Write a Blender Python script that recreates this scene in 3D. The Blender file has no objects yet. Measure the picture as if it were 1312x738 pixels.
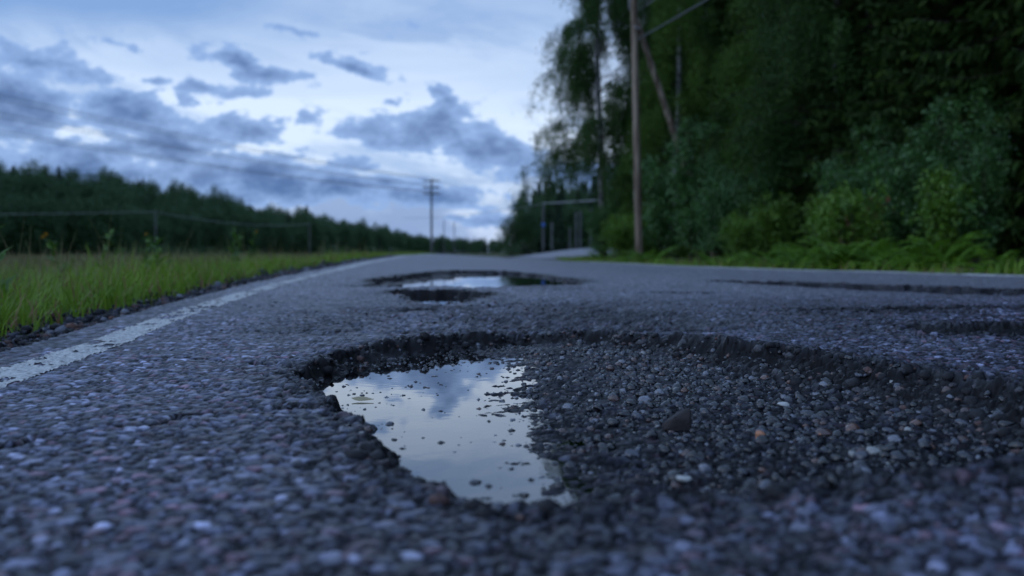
import bpy, math, random
import numpy as np
from math import radians as R

random.seed(7)
rng = np.random.default_rng(11)
scene = bpy.context.scene
COL = scene.collection

# ------------------------------------------------------------------ camera
cam_d = bpy.data.cameras.new("camera")
cam = bpy.data.objects.new("camera", cam_d)
COL.objects.link(cam)
cam.location = (0, 0, 0.22)
cam.rotation_euler = (R(90 - 2.09), 0, 0)
cam_d.sensor_width = 36.0
cam_d.lens = 35.0
cam_d.clip_start = 0.02
cam_d.clip_end = 4000
cam_d.dof.use_dof = True
cam_d.dof.focus_distance = 1.75
cam_d.dof.aperture_fstop = 4.0
cam_d.dof.aperture_blades = 0
scene.camera = cam

# ------------------------------------------------------------------ view
vs = scene.view_settings
vs.view_transform = 'Standard'
vs.look = 'None'
vs.exposure = 0.5
vs.gamma = 1.0
vs.use_curve_mapping = False
scene.render.engine = 'CYCLES'
cy = scene.cycles
cy.use_denoising = True
cy.max_bounces = 6
cy.diffuse_bounces = 2
cy.glossy_bounces = 3
cy.transmission_bounces = 2
cy.transparent_max_bounces = 8
cy.caustics_reflective = False
cy.caustics_refractive = False
cy.sample_clamp_indirect = 4.0
cy.use_adaptive_sampling = True
cy.adaptive_threshold = 0.015

# ------------------------------------------------------------------ node helpers
class NT:
    def __init__(self, tree):
        self.t = tree
        self.n = tree.nodes
        self.l = tree.links
    def new(self, typ, **kw):
        n = self.n.new(typ)
        for k, v in kw.items():
            setattr(n, k, v)
        return n
    def put(self, sock, v):
        if hasattr(v, 'is_linked') or isinstance(v, bpy.types.NodeSocket):
            self.l.new(v, sock)
        else:
            sock.default_value = v
    def math(self, op, a, b=None, c=None, clamp=False):
        n = self.new('ShaderNodeMath', operation=op, use_clamp=clamp)
        self.put(n.inputs[0], a)
        if b is not None: self.put(n.inputs[1], b)
        if c is not None: self.put(n.inputs[2], c)
        return n.outputs[0]
    def ss(self, v, a, b, lo=0.0, hi=1.0):
        n = self.new('ShaderNodeMapRange', interpolation_type='SMOOTHSTEP')
        self.put(n.inputs[0], v)
        n.inputs[1].default_value = a; n.inputs[2].default_value = b
        n.inputs[3].default_value = lo; n.inputs[4].default_value = hi
        return n.outputs[0]
    def mix(self, f, a, b, blend='MIX'):
        n = self.new('ShaderNodeMix', data_type='RGBA', blend_type=blend)
        self.put(n.inputs[0], f)
        for s, v in ((n.inputs[6], a), (n.inputs[7], b)):
            if isinstance(v, tuple):
                s.default_value = (*v[:3], 1.0)
            else:
                self.l.new(v, s)
        return n.outputs[2]
    def noise(self, vec, scale, detail=4, rough=.55, dist=0.0):
        n = self.new('ShaderNodeTexNoise')
        if vec is not None: self.l.new(vec, n.inputs['Vector'])
        n.inputs['Scale'].default_value = scale
        n.inputs['Detail'].default_value = detail
        n.inputs['Roughness'].default_value = rough
        n.inputs['Distortion'].default_value = dist
        return n.outputs['Fac']
    def comb(self, x, y, z=0.0):
        n = self.new('ShaderNodeCombineXYZ')
        for i, v in enumerate((x, y, z)): self.put(n.inputs[i], v)
        return n.outputs[0]

# ------------------------------------------------------------------ world: dusk sky with broken cloud
SUN_EL, SUN_AZ = R(26), R(-105)      # azimuth measured from +Y towards +X
world = bpy.data.worlds.new("World")
scene.world = world
world.use_nodes = True
w = NT(world.node_tree)
w.n.clear()
outw = w.new('ShaderNodeOutputWorld')
bg = w.new('ShaderNodeBackground')
bg.inputs['Strength'].default_value = 0.1
w.l.new(bg.outputs[0], outw.inputs[0])
sky = w.new('ShaderNodeTexSky', sky_type='NISHITA')
sky.sun_disc = False
sky.sun_elevation = SUN_EL
sky.sun_rotation = SUN_AZ
sky.air_density = 1.0; sky.dust_density = 0.6; sky.ozone_density = 3.0
tc = w.new('ShaderNodeTexCoord')
sep = w.new('ShaderNodeSeparateXYZ')
w.l.new(tc.outputs['Generated'], sep.inputs[0])
az = w.math('ARCTAN2', sep.outputs[0], sep.outputs[1])
el = w.math('ARCSINE', sep.outputs[2])
ela = w.math('ABSOLUTE', el)
# two cloud coordinates: the sphere for local shape, flattened towards the horizon
q = w.comb(w.math('MULTIPLY', sep.outputs[0], 1.0), w.math('MULTIPLY', sep.outputs[1], 1.0),
           w.math('MULTIPLY', sep.outputs[2], 1.9))
n_big = w.noise(q, 3.2, 3, .5)
n_mid = w.noise(q, 17.0, 7, .62, .05)
n_fine = w.noise(q, 46.0, 6, .62, .05)
warp_a = w.math('MULTIPLY', w.math('SUBTRACT', w.noise(q, 12.0, 5, .62), .5), .10)
q2 = w.new('ShaderNodeVectorMath', operation='ADD'); w.l.new(q, q2.inputs[0]); q2.inputs[1].default_value = (5.2, 1.3, 7.7)
warp_e = w.math('MULTIPLY', w.math('SUBTRACT', w.noise(q2.outputs[0], 12.0, 5, .62), .5), .045)
azw = w.math('ADD', az, warp_a)
elw = w.math('ADD', ela, warp_e)

def blob(a0, e0, ra, re, tilt=0.0):
    """a soft cloud bank centred on azimuth a0, elevation e0 (degrees), radii ra, re, rising by tilt"""
    da = w.math('SUBTRACT', azw, R(a0))
    de = w.math('SUBTRACT', w.math('SUBTRACT', elw, R(e0)), w.math('MULTIPLY', da, tilt))
    d2 = w.math('ADD', w.math('POWER', w.math('DIVIDE', da, R(ra)), 2.0),
                w.math('POWER', w.math('DIVIDE', de, R(re)), 2.0))
    return w.math('EXPONENT', w.math('MULTIPLY', d2, -1.0))

CLOUDS = [  # az, el, r_az, r_el, tilt, weight
    (-14.7, 10.3, 2.8, .7, -.15, .9), (-16.2, 8.6, 2.1, .7, .1, .95), (-8.5, 10.1, 2.2, .6, -.35, .9), (-11.4, 7.3, 1.2, .6, 0, .9),
    (-4.1, 8.8, 1.5, .85, -.5, .95), (-24.7, 9.6, 3.0, .9, -.1, .95), (-14.7, 6.6, 2.3, 1.1, -.1, 1.0), (-21.6, 7.0, 4.8, 1.4, -.12, 1.0),
    (-26.5, 7.2, 3.2, 2.2, 0, 1.05), (-18.3, 5.6, 3.6, 1.5, -.1, 1.05), (-4.3, 6.6, 3.8, 1.4, -.1, 1.1), (-.7, 5.3, 3.8, 1.3, -.2, 1.1),
    (2.9, 4.3, 3.2, 1.0, -.1, 1.0), (-11.4, 3.6, 7.0, 1.0, 0, 1.05), (-4.7, 3.1, 4.2, .7, 0, .95), (-23.5, 4.2, 7.0, 1.6, 0, 1.1),
    (-15.6, 4.3, 5.0, 1.3, 0, 1.1), (3.0, 2.4, 5.0, .6, 0, .8), (-1.0, 1.9, 4.0, .45, 0, .75), (-30.5, 5.0, 5.0, 2.4, 0, 1.0), (10.0, 4.4, 6.0, 1.7, 0, .9),
    (5.5, 4.2, 3.2, 1.1, 0, 1.05), (-21.0, 11.0, 1.6, .5, -.2, .8), (-17.5, 7.9, 1.0, .5, 0, .85), (-19.2, 9.0, .9, .4, 0, .8), (-6.6, 8.4, .8, .35, 0, .8), (-12.6, 12.2, 1.6, .3, -.3, .7), (-9.2, 4.9, 2.2, .7, .1, .85)]
cov = None
for a0, e0, ra, re, ti, wt in CLOUDS:
    b = w.math('MULTIPLY', blob(a0, e0, ra, re, ti), wt)
    cov = b if cov is None else w.math('MAXIMUM', cov, b)
# beyond the banks the same broken cover goes on around the horizon
ring = w.math('MULTIPLY', w.ss(ela, R(2), R(6)), w.ss(ela, R(12), R(7)))
side = w.ss(w.math('ABSOLUTE', az), R(24), R(38))
gen = w.math('MULTIPLY', w.math('MULTIPLY', ring, side), w.ss(n_big, .35, .62))
cov = w.math('MAXIMUM', cov, gen)
nn = w.math('ADD', w.math('MULTIPLY', n_mid, .62), w.math('MULTIPLY', n_fine, .38))
field = w.math('ADD', w.math('MULTIPLY', cov, .62), w.math('MULTIPLY', w.math('SUBTRACT', nn, .5), 2.0))
mask = w.ss(field, .17, .33)
core = w.ss(field, .22, .85)
# high thin cloud in front of the clear sky
veil_n = w.noise(w.comb(w.math('MULTIPLY', az, 1.0), w.math('MULTIPLY', ela, 3.4), 3.0), 2.6, 5, .55, .4)
clear = w.mix(1.0, sky.outputs[0], (0.62, 0.80, 1.20), 'MULTIPLY')
veil_bright = (5.7, 6.7, 8.1)
veil_dull = (1.75, 2.95, 5.2)
dull = w.math('ADD', w.math('MULTIPLY', w.ss(ela, R(7.0), R(14)), .85),
              w.math('MULTIPLY', w.math('SUBTRACT', veil_n, .5), 1.5), None, True)
dull = w.math('ADD', dull, w.math('MULTIPLY', blob(-27, 13.5, 11, 3.2), .45), None, True)
veil = w.mix(dull, veil_bright, veil_dull)
base_sky = w.mix(.88, clear, veil)
# lower haze near the horizon is a bit pinker
base_sky = w.mix(w.ss(ela, R(4.0), R(.5), 0, .65), base_sky, (3.5, 4.3, 6.2))
# thin streaked layer between the high veil and the banks
st = w.noise(w.comb(w.math('ADD', w.math('MULTIPLY', az, 2.2), warp_a), w.math('ADD', w.math('MULTIPLY', ela, 9.0), w.math('MULTIPLY', az, 1.6)), 1.7), 2.4, 8, .62, .5)
base_sky = w.mix(w.ss(st, .47, .70, 0, .62), base_sky, (1.9, 3.05, 5.3))
lowband = w.math('MULTIPLY', w.ss(ela, R(5.6), R(3.6)), w.ss(w.noise(q, 7.0, 6, .6), .36, .60))
base_sky = w.mix(w.math('MULTIPLY', lowband, .72), base_sky, (1.15, 2.0, 3.95))
cl_col = w.mix(core, (2.1, 3.3, 5.8), (.62, 1.22, 2.75))
skyc = w.mix(w.math('MULTIPLY', mask, .94), base_sky, cl_col)
w.l.new(skyc, bg.inputs['Color'])

# ------------------------------------------------------------------ sun: weak, very soft, behind the cloud
sun_d = bpy.data.lights.new("sun", 'SUN')
sun_d.energy = 0.3
sun_d.angle = R(60)
sun_d.color = (0.82, 0.9, 1.0)
sun = bpy.data.objects.new("sun", sun_d)
COL.objects.link(sun)
sun.rotation_euler = (R(90) - SUN_EL, 0, -SUN_AZ + math.pi)
sun.location = (0, 0, 30)

# ------------------------------------------------------------------ mesh helpers
def mk(name, V, F, mat=None, parent=None, smooth=False, attrs=None, loc=None):
    """one mesh object from vertex array V and faces F (array, or list of arrays of equal-size faces)"""
    V = np.asarray(V, dtype=np.float32)
    Fs = F if isinstance(F, list) else [F]
    Fs = [np.asarray(f, dtype=np.int32) for f in Fs if len(f)]
    me = bpy.data.meshes.new(name)
    me.vertices.add(len(V)); me.vertices.foreach_set('co', V.ravel())
    loops = np.concatenate([f.ravel() for f in Fs])
    tot = np.concatenate([np.full(len(f), f.shape[1], dtype=np.int32) for f in Fs])
    start = np.concatenate([[0], np.cumsum(tot)[:-1]]).astype(np.int32)
    me.loops.add(len(loops)); me.loops.foreach_set('vertex_index', loops)
    me.polygons.add(len(tot)); me.polygons.foreach_set('loop_start', start)
    if smooth:
        me.polygons.foreach_set('use_smooth', np.ones(len(tot), dtype=bool))
    me.update(calc_edges=True)
    if attrs:
        for k, a in attrs.items():
            a = np.asarray(a, dtype=np.float32)
            if a.ndim == 1:
                at = me.attributes.new(k, 'FLOAT', 'POINT'); at.data.foreach_set('value', a)
            else:
                at = me.attributes.new(k, 'FLOAT_COLOR', 'POINT')
                at.data.foreach_set('color', np.concatenate([a, np.ones((len(a), 1), np.float32)], 1).ravel())
    if mat: me.materials.append(mat)
    o = bpy.data.objects.new(name, me)
    COL.objects.link(o)
    if parent is not None: o.parent = parent
    if loc is not None: o.location = loc
    return o

def tag(o, label=None, cat=None, group=None, kind=None):
    if label: o['label'] = label
    if cat: o['category'] = cat
    if group: o['group'] = group
    if kind: o['kind'] = kind
    return o

def empty(name, loc=(0, 0, 0), rz=0.0, scale=1.0):
    o = bpy.data.objects.new(name, None)
    COL.objects.link(o)
    o.location = loc; o.rotation_euler = (0, 0, rz); o.scale = (scale,) * 3
    o.empty_display_size = .1
    return o

class Geo:
    """collects vertices and faces of several sizes for one mesh"""
    def __init__(self): self.V = []; self.q = []; self.t = []; self.n = 0
    def add(self, V, quads=None, tris=None):
        V = np.asarray(V, float)
        if quads is not None and len(quads): self.q.append(np.asarray(quads) + self.n)
        if tris is not None and len(tris): self.t.append(np.asarray(tris) + self.n)
        self.V.append(V); self.n += len(V)
    def tube(self, pts, rad, k=8, cap=True):
        pts = np.asarray(pts, float); m = len(pts)
        rad = np.broadcast_to(np.asarray(rad, float), (m,))
        tan = np.gradient(pts, axis=0); tan /= np.linalg.norm(tan, axis=1)[:, None] + 1e-9
        up = np.array([0, 0, 1.0]) if abs(tan[:, 2]).mean() < .8 else np.array([1.0, 0, 0])
        a = np.cross(tan, up); a /= np.linalg.norm(a, axis=1)[:, None] + 1e-9
        b = np.cross(tan, a)
        th = np.linspace(0, 2 * np.pi, k, endpoint=False)
        V = (pts[:, None] + rad[:, None, None] * (np.cos(th)[None, :, None] * a[:, None] + np.sin(th)[None, :, None] * b[:, None])).reshape(-1, 3)
        i = np.arange(m - 1)[:, None] * k; j = np.arange(k)[None]; j2 = (j + 1) % k
        Q = np.stack([i + j, i + j2, i + k + j2, i + k + j], -1).reshape(-1, 4)
        T = []
        if cap:
            V = np.concatenate([V, pts[:1], pts[-1:]]); c0, c1 = m * k, m * k + 1
            T = [(c0, (x + 1) % k, x) for x in range(k)] + [(c1, (m - 1) * k + x, (m - 1) * k + (x + 1) % k) for x in range(k)]
        self.add(V, Q, T)
    def box(self, c, s, rot=None):
        c = np.asarray(c, float); s = np.asarray(s, float) / 2
        V = np.array([[x, y, z] for x in (-1, 1) for y in (-1, 1) for z in (-1, 1)]) * s
        if rot is not None: V = V @ np.asarray(rot).T
        self.add(V + c, [(0, 1, 3, 2), (4, 6, 7, 5), (0, 4, 5, 1), (2, 3, 7, 6), (0, 2, 6, 4), (1, 5, 7, 3)])
    def leaves(self, P, D, N, ln, wd):
        """diamond leaves at P along D with face normal about N"""
        P, D, N = (np.asarray(x, float) for x in (P, D, N))
        D = D / (np.linalg.norm(D, axis=1)[:, None] + 1e-9)
        S = np.cross(D, N); S /= np.linalg.norm(S, axis=1)[:, None] + 1e-9
        U = np.cross(S, D)
        ln = np.broadcast_to(ln, len(P))[:, None]; wd = np.broadcast_to(wd, len(P))[:, None]
        a = P; b = P + D * ln * .45 + S * wd * .5 + U * wd * .12; c = P + D * ln; d = P + D * ln * .45 - S * wd * .5 + U * wd * .12
        V = np.stack([a, b, c, d], 1).reshape(-1, 3)
        self.add(V, np.arange(len(P) * 4).reshape(-1, 4))
    def build(self, name, mat, parent=None, smooth=False, loc=None):
        F = []
        if self.q: F.append(np.concatenate(self.q))
        if self.t: F.append(np.concatenate(self.t))
        return mk(name, np.concatenate(self.V), F, mat, parent, smooth, loc=loc)

# numpy value noise
_tab = rng.random((256, 256))
def vnoise(x, y):
    xi = np.floor(x).astype(int); yi = np.floor(y).astype(int)
    fx = x - xi; fy = y - yi
    fx = fx * fx * (3 - 2 * fx); fy = fy * fy * (3 - 2 * fy)
    g = lambda a, b: _tab[a & 255, b & 255]
    return (g(xi, yi) * (1 - fx) + g(xi + 1, yi) * fx) * (1 - fy) + (g(xi, yi + 1) * (1 - fx) + g(xi + 1, yi + 1) * fx) * fy
def fbm(x, y, o=4):
    s = 0; a = .5; t = 0
    for k in range(o):
        s = s + a * vnoise(x * 2 ** k + 17.3 * k, y * 2 ** k + 41.1 * k); t += a; a *= .5
    return s / t
def sstep(a, b, x):
    t = np.clip((x - a) / (b - a), 0, 1); return t * t * (3 - 2 * t)

# ------------------------------------------------------------------ materials
def principled(name, col=(.5, .5, .5), rough=.6, spec=.5):
    m = bpy.data.materials.new(name); m.use_nodes = True
    t = NT(m.node_tree); p = t.n['Principled BSDF']
    p.inputs['Base Color'].default_value = (*col, 1); p.inputs['Roughness'].default_value = rough
    p.inputs['Specular IOR Level'].default_value = spec
    return m, t, p

def bump(t, p, h, strength, dist):
    b = t.new('ShaderNodeBump'); b.inputs['Strength'].default_value = strength; b.inputs['Distance'].default_value = dist
    t.l.new(h, b.inputs['Height']); t.l.new(b.outputs[0], p.inputs['Normal'])

def asphalt_mat():
    m, t, p = principled("asphalt")
    a = t.new('ShaderNodeAttribute', attribute_name='stone')
    wt = t.new('ShaderNodeAttribute', attribute_name='broken')
    far = t.new('ShaderNodeAttribute', attribute_name='far')
    g = t.new('ShaderNodeNewGeometry')
    # distant surface: the chips are too small for the mesh, so they come from a cell pattern of their colour
    v = t.new('ShaderNodeTexVoronoi'); v.inputs['Scale'].default_value = 75
    t.l.new(g.outputs['Position'], v.inputs['Vector'])
    ramp = t.new('ShaderNodeValToRGB'); ramp.color_ramp.interpolation = 'CONSTANT'
    cols = [(0, (.04, .042, .055)), (.22, (.11, .115, .145)), (.45, (.25, .258, .32)), (.66, (.38, .39, .46)), (.8, (.27, .185, .215)), (.9, (.58, .59, .66))]
    ramp.color_ramp.elements[0].color = (*cols[0][1], 1)
    ramp.color_ramp.elements[1].position = cols[1][0]; ramp.color_ramp.elements[1].color = (*cols[1][1], 1)
    for pos, c in cols[2:]:
        e = ramp.color_ramp.elements.new(pos); e.color = (*c, 1)
    sx = t.new('ShaderNodeSeparateColor'); t.l.new(v.outputs['Color'], sx.inputs[0]); t.l.new(sx.outputs[0], ramp.inputs[0])
    edge = t.ss(v.outputs['Distance'], .72, .45)
    vc = t.mix(edge, (.06, .062, .075), ramp.outputs[0])
    c = t.mix(far.outputs['Fac'], a.outputs['Color'], vc)
    n1 = t.noise(g.outputs['Position'], 420, 3, .6)
    n2 = t.noise(g.outputs['Position'], 1.6, 5, .6)
    c = t.mix(t.math('MULTIPLY', t.ss(n1, .35, .7, 0, .3), t.math('SUBTRACT', 1.0, t.math('MULTIPLY', far.outputs['Fac'], .7))), c, (.025, .025, .03))
    c = t.mix(t.ss(n2, .45, .75, 0, .25), c, (.07, .071, .08))
    t.l.new(c, p.inputs['Base Color'])
    t.put(p.inputs['Roughness'], t.math('ADD', t.ss(n1, .3, .7, .33, .50), t.math('MULTIPLY', far.outputs['Fac'], .15)))
    t.put(p.inputs['Specular IOR Level'], t.math('SUBTRACT', .72, t.math('MULTIPLY', wt.outputs['Fac'], .66)))
    h = t.math('ADD', t.math('MULTIPLY', n1, .5), t.math('MULTIPLY', t.noise(g.outputs['Position'], 160, 2, .5), .8))
    hf = t.math('ADD', h, t.math('MULTIPLY', t.math('MULTIPLY', edge, far.outputs['Fac']), 1.2))
    bump(t, p, hf, .3, .003)
    return m

def paint_mat():
    m, t, p = principled("road_paint", rough=.8, spec=.1)
    g = t.new('ShaderNodeNewGeometry')
    n = t.noise(g.outputs['Position'], 90, 5, .65)
    c = t.mix(t.ss(n, .42, .66), (.66, .66, .65), (.34, .34, .34))
    t.l.new(c, p.inputs['Base Color'])
    bump(t, p, t.noise(g.outputs['Position'], 300, 3), .4, .002)
    return m

def stone_mat(name="stone", wet=True):
    m, t, p = principled(name)
    g = t.new('ShaderNodeNewGeometry')
    oi = t.new('ShaderNodeObjectInfo')
    rnd = t.math('FRACT', t.math('ADD', g.outputs['Random Per Island'], oi.outputs['Random']))
    ramp = t.new('ShaderNodeValToRGB'); ramp.color_ramp.interpolation = 'CONSTANT'
    cols = [(0, (.005, .0055, .008)), (.3, (.012, .013, .019)), (.52, (.026, .029, .043)), (.70, (.06, .066, .095)), (.82, (.09, .05, .045)), (.90, (.20, .21, .26)), (.96, (.15, .07, .05)), (.985, (.34, .34, .335))]
    ramp.color_ramp.elements[0].color = (*cols[0][1], 1)
    ramp.color_ramp.elements[1].position = cols[1][0]; ramp.color_ramp.elements[1].color = (*cols[1][1], 1)
    for pos, c in cols[2:]:
        e = ramp.color_ramp.elements.new(pos); e.color = (*c, 1)
    t.l.new(rnd, ramp.inputs[0])
    n = t.noise(g.outputs['Position'], 350, 4, .6)
    c = t.mix(t.ss(n, .35, .7, 0, .5), ramp.outputs[0], (.02, .021, .027))
    t.l.new(c, p.inputs['Base Color'])
    p.inputs['Roughness'].default_value = .13 if wet else .55
    if wet: p.inputs['IOR'].default_value = 1.7
    p.inputs['Specular IOR Level'].default_value = .5 if wet else .3
    bump(t, p, n, .35, .002)
    return m

def plain_stone(name, c1, c2, rough=.45):
    m, t, p = principled(name, rough=rough)
    g = t.new('ShaderNodeNewGeometry')
    n = t.noise(g.outputs['Position'], 260, 5, .6)
    t.l.new(t.mix(n, c1, c2), p.inputs['Base Color'])
    bump(t, p, n, .4, .003)
    return m

def leaf_mat(name, c1, c2, rough=.5, spec=.4, trans=.25, c3=None):
    m, t, p = principled(name, rough=rough, spec=spec)
    g = t.new('ShaderNodeNewGeometry'); oi = t.new('ShaderNodeObjectInfo')
    r = t.math('FRACT', t.math('ADD', g.outputs['Random Per Island'], oi.outputs['Random']))
    tcn = t.new('ShaderNodeTexCoord')
    n = t.noise(tcn.outputs['Object'], 1.3, 3, .6)
    f = t.math('ADD', t.math('MULTIPLY', r, .6), t.math('MULTIPLY', t.ss(n, .35, .65), .4))
    c = t.mix(f, c1, c2)
    if c3: c = t.mix(t.ss(r, .86, .88), c, c3)
    t.l.new(c, p.inputs['Base Color'])
    tr = t.new('ShaderNodeBsdfTranslucent'); t.l.new(c, tr.inputs[0])
    mx = t.new('ShaderNodeMixShader'); mx.inputs[0].default_value = trans
    out = t.n['Material Output']
    t.l.new(p.outputs[0], mx.inputs[1]); t.l.new(tr.outputs[0], mx.inputs[2]); t.l.new(mx.outputs[0], out.inputs[0])
    return m

def bark_mat(name, c1, c2, scale=6, stretch=.15):
    m, t, p = principled(name, rough=.85, spec=.2)
    tcn = t.new('ShaderNodeTexCoord')
    mp = t.new('ShaderNodeMapping'); mp.inputs['Scale'].default_value = (1, 1, stretch)
    t.l.new(tcn.outputs['Object'], mp.inputs[0])
    n = t.noise(mp.outputs[0], scale, 5, .65)
    t.l.new(t.mix(t.ss(n, .4, .62), c1, c2), p.inputs['Base Color'])
    bump(t, p, n, .5, .02)
    return m

def ground_mat():
    m, t, p = principled("soil_and_grass", rough=.95, spec=.1)
    g = t.new('ShaderNodeNewGeometry')
    n = t.noise(g.outputs['Position'], .35, 6, .65); n2 = t.noise(g.outputs['Position'], 6, 5, .6)
    c = t.mix(t.ss(n, .4, .62), (.05, .075, .025), (.16, .14, .075))
    c = t.mix(t.ss(n2, .4, .7, 0, .7), c, (.03, .04, .018))
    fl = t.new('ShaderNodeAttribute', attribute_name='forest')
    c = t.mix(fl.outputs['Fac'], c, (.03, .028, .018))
    t.l.new(c, p.inputs['Base Color'])
    bump(t, p, n2, .8, .08)
    return m

def water_mat():
    m = bpy.data.materials.new("rain_water"); m.use_nodes = True
    t = NT(m.node_tree); t.n.clear()
    out = t.new('ShaderNodeOutputMaterial')
    fr = t.new('ShaderNodeFresnel'); fr.inputs[0].default_value = 1.95
    gl = t.new('ShaderNodeBsdfGlossy'); gl.inputs['Roughness'].default_value = .012
    gl.inputs['Color'].default_value = (1, 1, 1, 1)
    tr = t.new('ShaderNodeBsdfTransparent'); tr.inputs[0].default_value = (.30, .32, .33, 1)
    g = t.new('ShaderNodeNewGeometry')
    b = t.new('ShaderNodeBump'); b.inputs['Strength'].default_value = .03; b.inputs['Distance'].default_value = .003
    t.l.new(t.noise(g.outputs['Position'], 22, 2, .5), b.inputs['Height']); t.l.new(b.outputs[0], gl.inputs['Normal'])
    mx = t.new('ShaderNodeMixShader')
    t.l.new(fr.outputs[0], mx.inputs[0]); t.l.new(tr.outputs[0], mx.inputs[1]); t.l.new(gl.outputs[0], mx.inputs[2])
    t.l.new(mx.outputs[0], out.inputs[0])
    return m

def coated_mat():
    m, t, p = principled("coated_stone", rough=.5, spec=.22)
    g = t.new('ShaderNodeNewGeometry')
    r_ = g.outputs['Random Per Island']
    n = t.noise(g.outputs['Position'], 240, 4, .6)
    c = t.mix(t.ss(r_, .72, .78), (.022, .022, .026), (.10, .10, .115))
    c = t.mix(t.ss(r_, .90, .92), c, (.13, .075, .068))
    c = t.mix(t.ss(n, .4, .65, 0, .6), c, (.015, .015, .018))
    t.l.new(c, p.inputs['Base Color']); bump(t, p, n, .5, .003)
    return m

M = dict(
    asphalt=asphalt_mat(), paint=paint_mat(), stone=stone_mat(), drystone=stone_mat("shoulder_gravel", False), water=water_mat(), ground=ground_mat(),
    dark_stone=plain_stone("dark_stone", (.008, .005, .005), (.022, .013, .013), .6),
    coated=coated_mat(),
    orange_stone=plain_stone("orange_stone", (.42, .16, .08), (.55, .26, .15)),
    pale_stone=plain_stone("pale_stone", (.4, .4, .4), (.6, .6, .58)),
    dead_leaf=plain_stone("dead_leaf", (.3, .24, .13), (.45, .38, .22), .5),
    birch_leaf=leaf_mat("birch_leaf", (.028, .075, .014), (.066, .145, .028), .5, .2, .2),
    birch_light=leaf_mat("birch_light_leaf", (.055, .13, .015), (.11, .22, .028), .5, .25, .25),
    spruce=leaf_mat("spruce_needle", (.018, .044, .008), (.058, .105, .018), .6, .15, .05),
    sapling=leaf_mat("sapling_leaf", (.035, .11, .026), (.125, .27, .07), .32, .5, .3),
    willow=leaf_mat("willow_leaf", (.085, .19, .018), (.17, .31, .035), .45, .45, .25),
    fern=leaf_mat("fern_frond", (.11, .25, .015), (.2, .37, .03), .5, .35, .3),
    red_leaf=leaf_mat("red_leaf", (.2, .06, .03), (.3, .11, .05), .5, .3, .25),
    grass=leaf_mat("grass_blade", (.12, .235, .02), (.27, .41, .045), .5, .3, .3, (.32, .19, .10)),
    weed=leaf_mat("weed_leaf", (.06, .15, .02), (.12, .24, .03), .5, .35, .3),
    petal=leaf_mat("yellow_petal", (.8, .42, .01), (.85, .55, .02), .5, .3, .25),
    straw=leaf_mat("dry_stem", (.15, .15, .06), (.27, .23, .12), .6, .2, .2),
    far_green=leaf_mat("far_leaf", (.035, .080, .034), (.075, .14, .055), .6, .2, .1),
    far_spruce=leaf_mat("far_needle", (.018, .042, .024), (.04, .075, .038), .7, .2, .05),
    far_bush=leaf_mat("far_bush_leaf", (.04, .08, .03), (.07, .12, .05), .6, .2, .1),
    bark=bark_mat("spruce_bark", (.03, .025, .02), (.075, .06, .05)),
    birch_bark=bark_mat("birch_bark", (.05, .05, .05), (.34, .34, .33), 9, .5),
    twig=bark_mat("twig_bark", (.03, .025, .02), (.06, .045, .035)),
    pole=bark_mat("weathered_pole", (.12, .085, .06), (.38, .30, .23), 9, .08),
    grey_pole=bark_mat("grey_pole", (.07, .075, .08), (.15, .155, .165), 14, .05),
    steel=principled("galvanised_steel", (.35, .36, .38), .45)[0],
    cable=principled("cable_sheath", (.12, .13, .14), .5)[0],
    bright_cable=principled("aluminium_cable", (.38, .40, .43), .4)[0],
    porcelain=principled("porcelain", (.3, .2, .15), .3)[0],
    blue_sign=principled("blue_sign_face", (.04, .14, .5), .4)[0],
)
M['cable'].node_tree.nodes['Principled BSDF'].inputs['Roughness'].default_value = .45

# ------------------------------------------------------------------ the lie of the land
YL = [-10, 0, 1.676, 3.13, 5.93, 12.8, 20.9, 38, 65, 140]
XL = [.45, -.67, -.862, -1.02, -1.28, -1.77, -2.23, -3.07, -4.3, -7.6]
ZL = [-.02, 0, 0, .03, .055, .095, .13, .13, .05, -.6]
YR = [-10, 0, 3.2, 5.2, 7.4, 12, 16.5, 24, 52, 65, 140]
XR = [5.2, 4.6, 4.3, 4.11, 3.9, 3.1, 2.3, 1.6, -.66, -1.3, -4.6]
ZR = [.05, .06, .06, .0, -.03, -.06, -.065, -.075, -.10, -.12, -.7]
YV = [-10, 0, 8, 12, 16.5, 24, 32, 40, 46]          # where the right-hand verge begins
XV = [5.9, 5.3, 4.4, 3.65, 2.85, 2.2, 2.1, 2.16, 2.3]
YE = [-10, 0, 8, 12, 16.5, 24, 32, 40, 47, 60, 140]   # right edge of the asphalt
XE = [5.65, 5.05, 4.2, 3.5, 2.72, 2.1, 2.0, 2.05, 1.6, -.3, -4.2]
_ys = np.linspace(-12, 145, 3000)
def _smooth(a, b):
    v = np.interp(_ys, a, b); k = np.hanning(31); k /= k.sum()
    return np.convolve(np.pad(v, 15, mode='edge'), k, 'valid')
_xl, _zl, _xr, _zr = _smooth(YL, XL), _smooth(YL, ZL), _smooth(YR, XR), _smooth(YR, ZR)
fxl = lambda Y: np.interp(Y, _ys, _xl); fzl = lambda Y: np.interp(Y, _ys, _zl)
_xe = _smooth(YE, XE); fer = lambda Y: np.interp(Y, _ys, _xe)
fxr = lambda Y: np.interp(Y, _ys, _xr); fzr = lambda Y: np.interp(Y, _ys, _zr)
def rise(X, Y): return .42 * sstep(45, 62, Y) * sstep(0, 5, X)
def base(X, Y):
    a, b = fxl(Y), fxr(Y)
    t = np.clip((X - a) / (b - a), -.25, 1.25)
    edge = .07 * sstep(-.95, .1, X - b) * sstep(36, 20, Y)      # the asphalt is swollen towards the right-hand edge
    return fzl(Y) * (1 - t) + fzr(Y) * t + rise(X, Y) + edge
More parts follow.
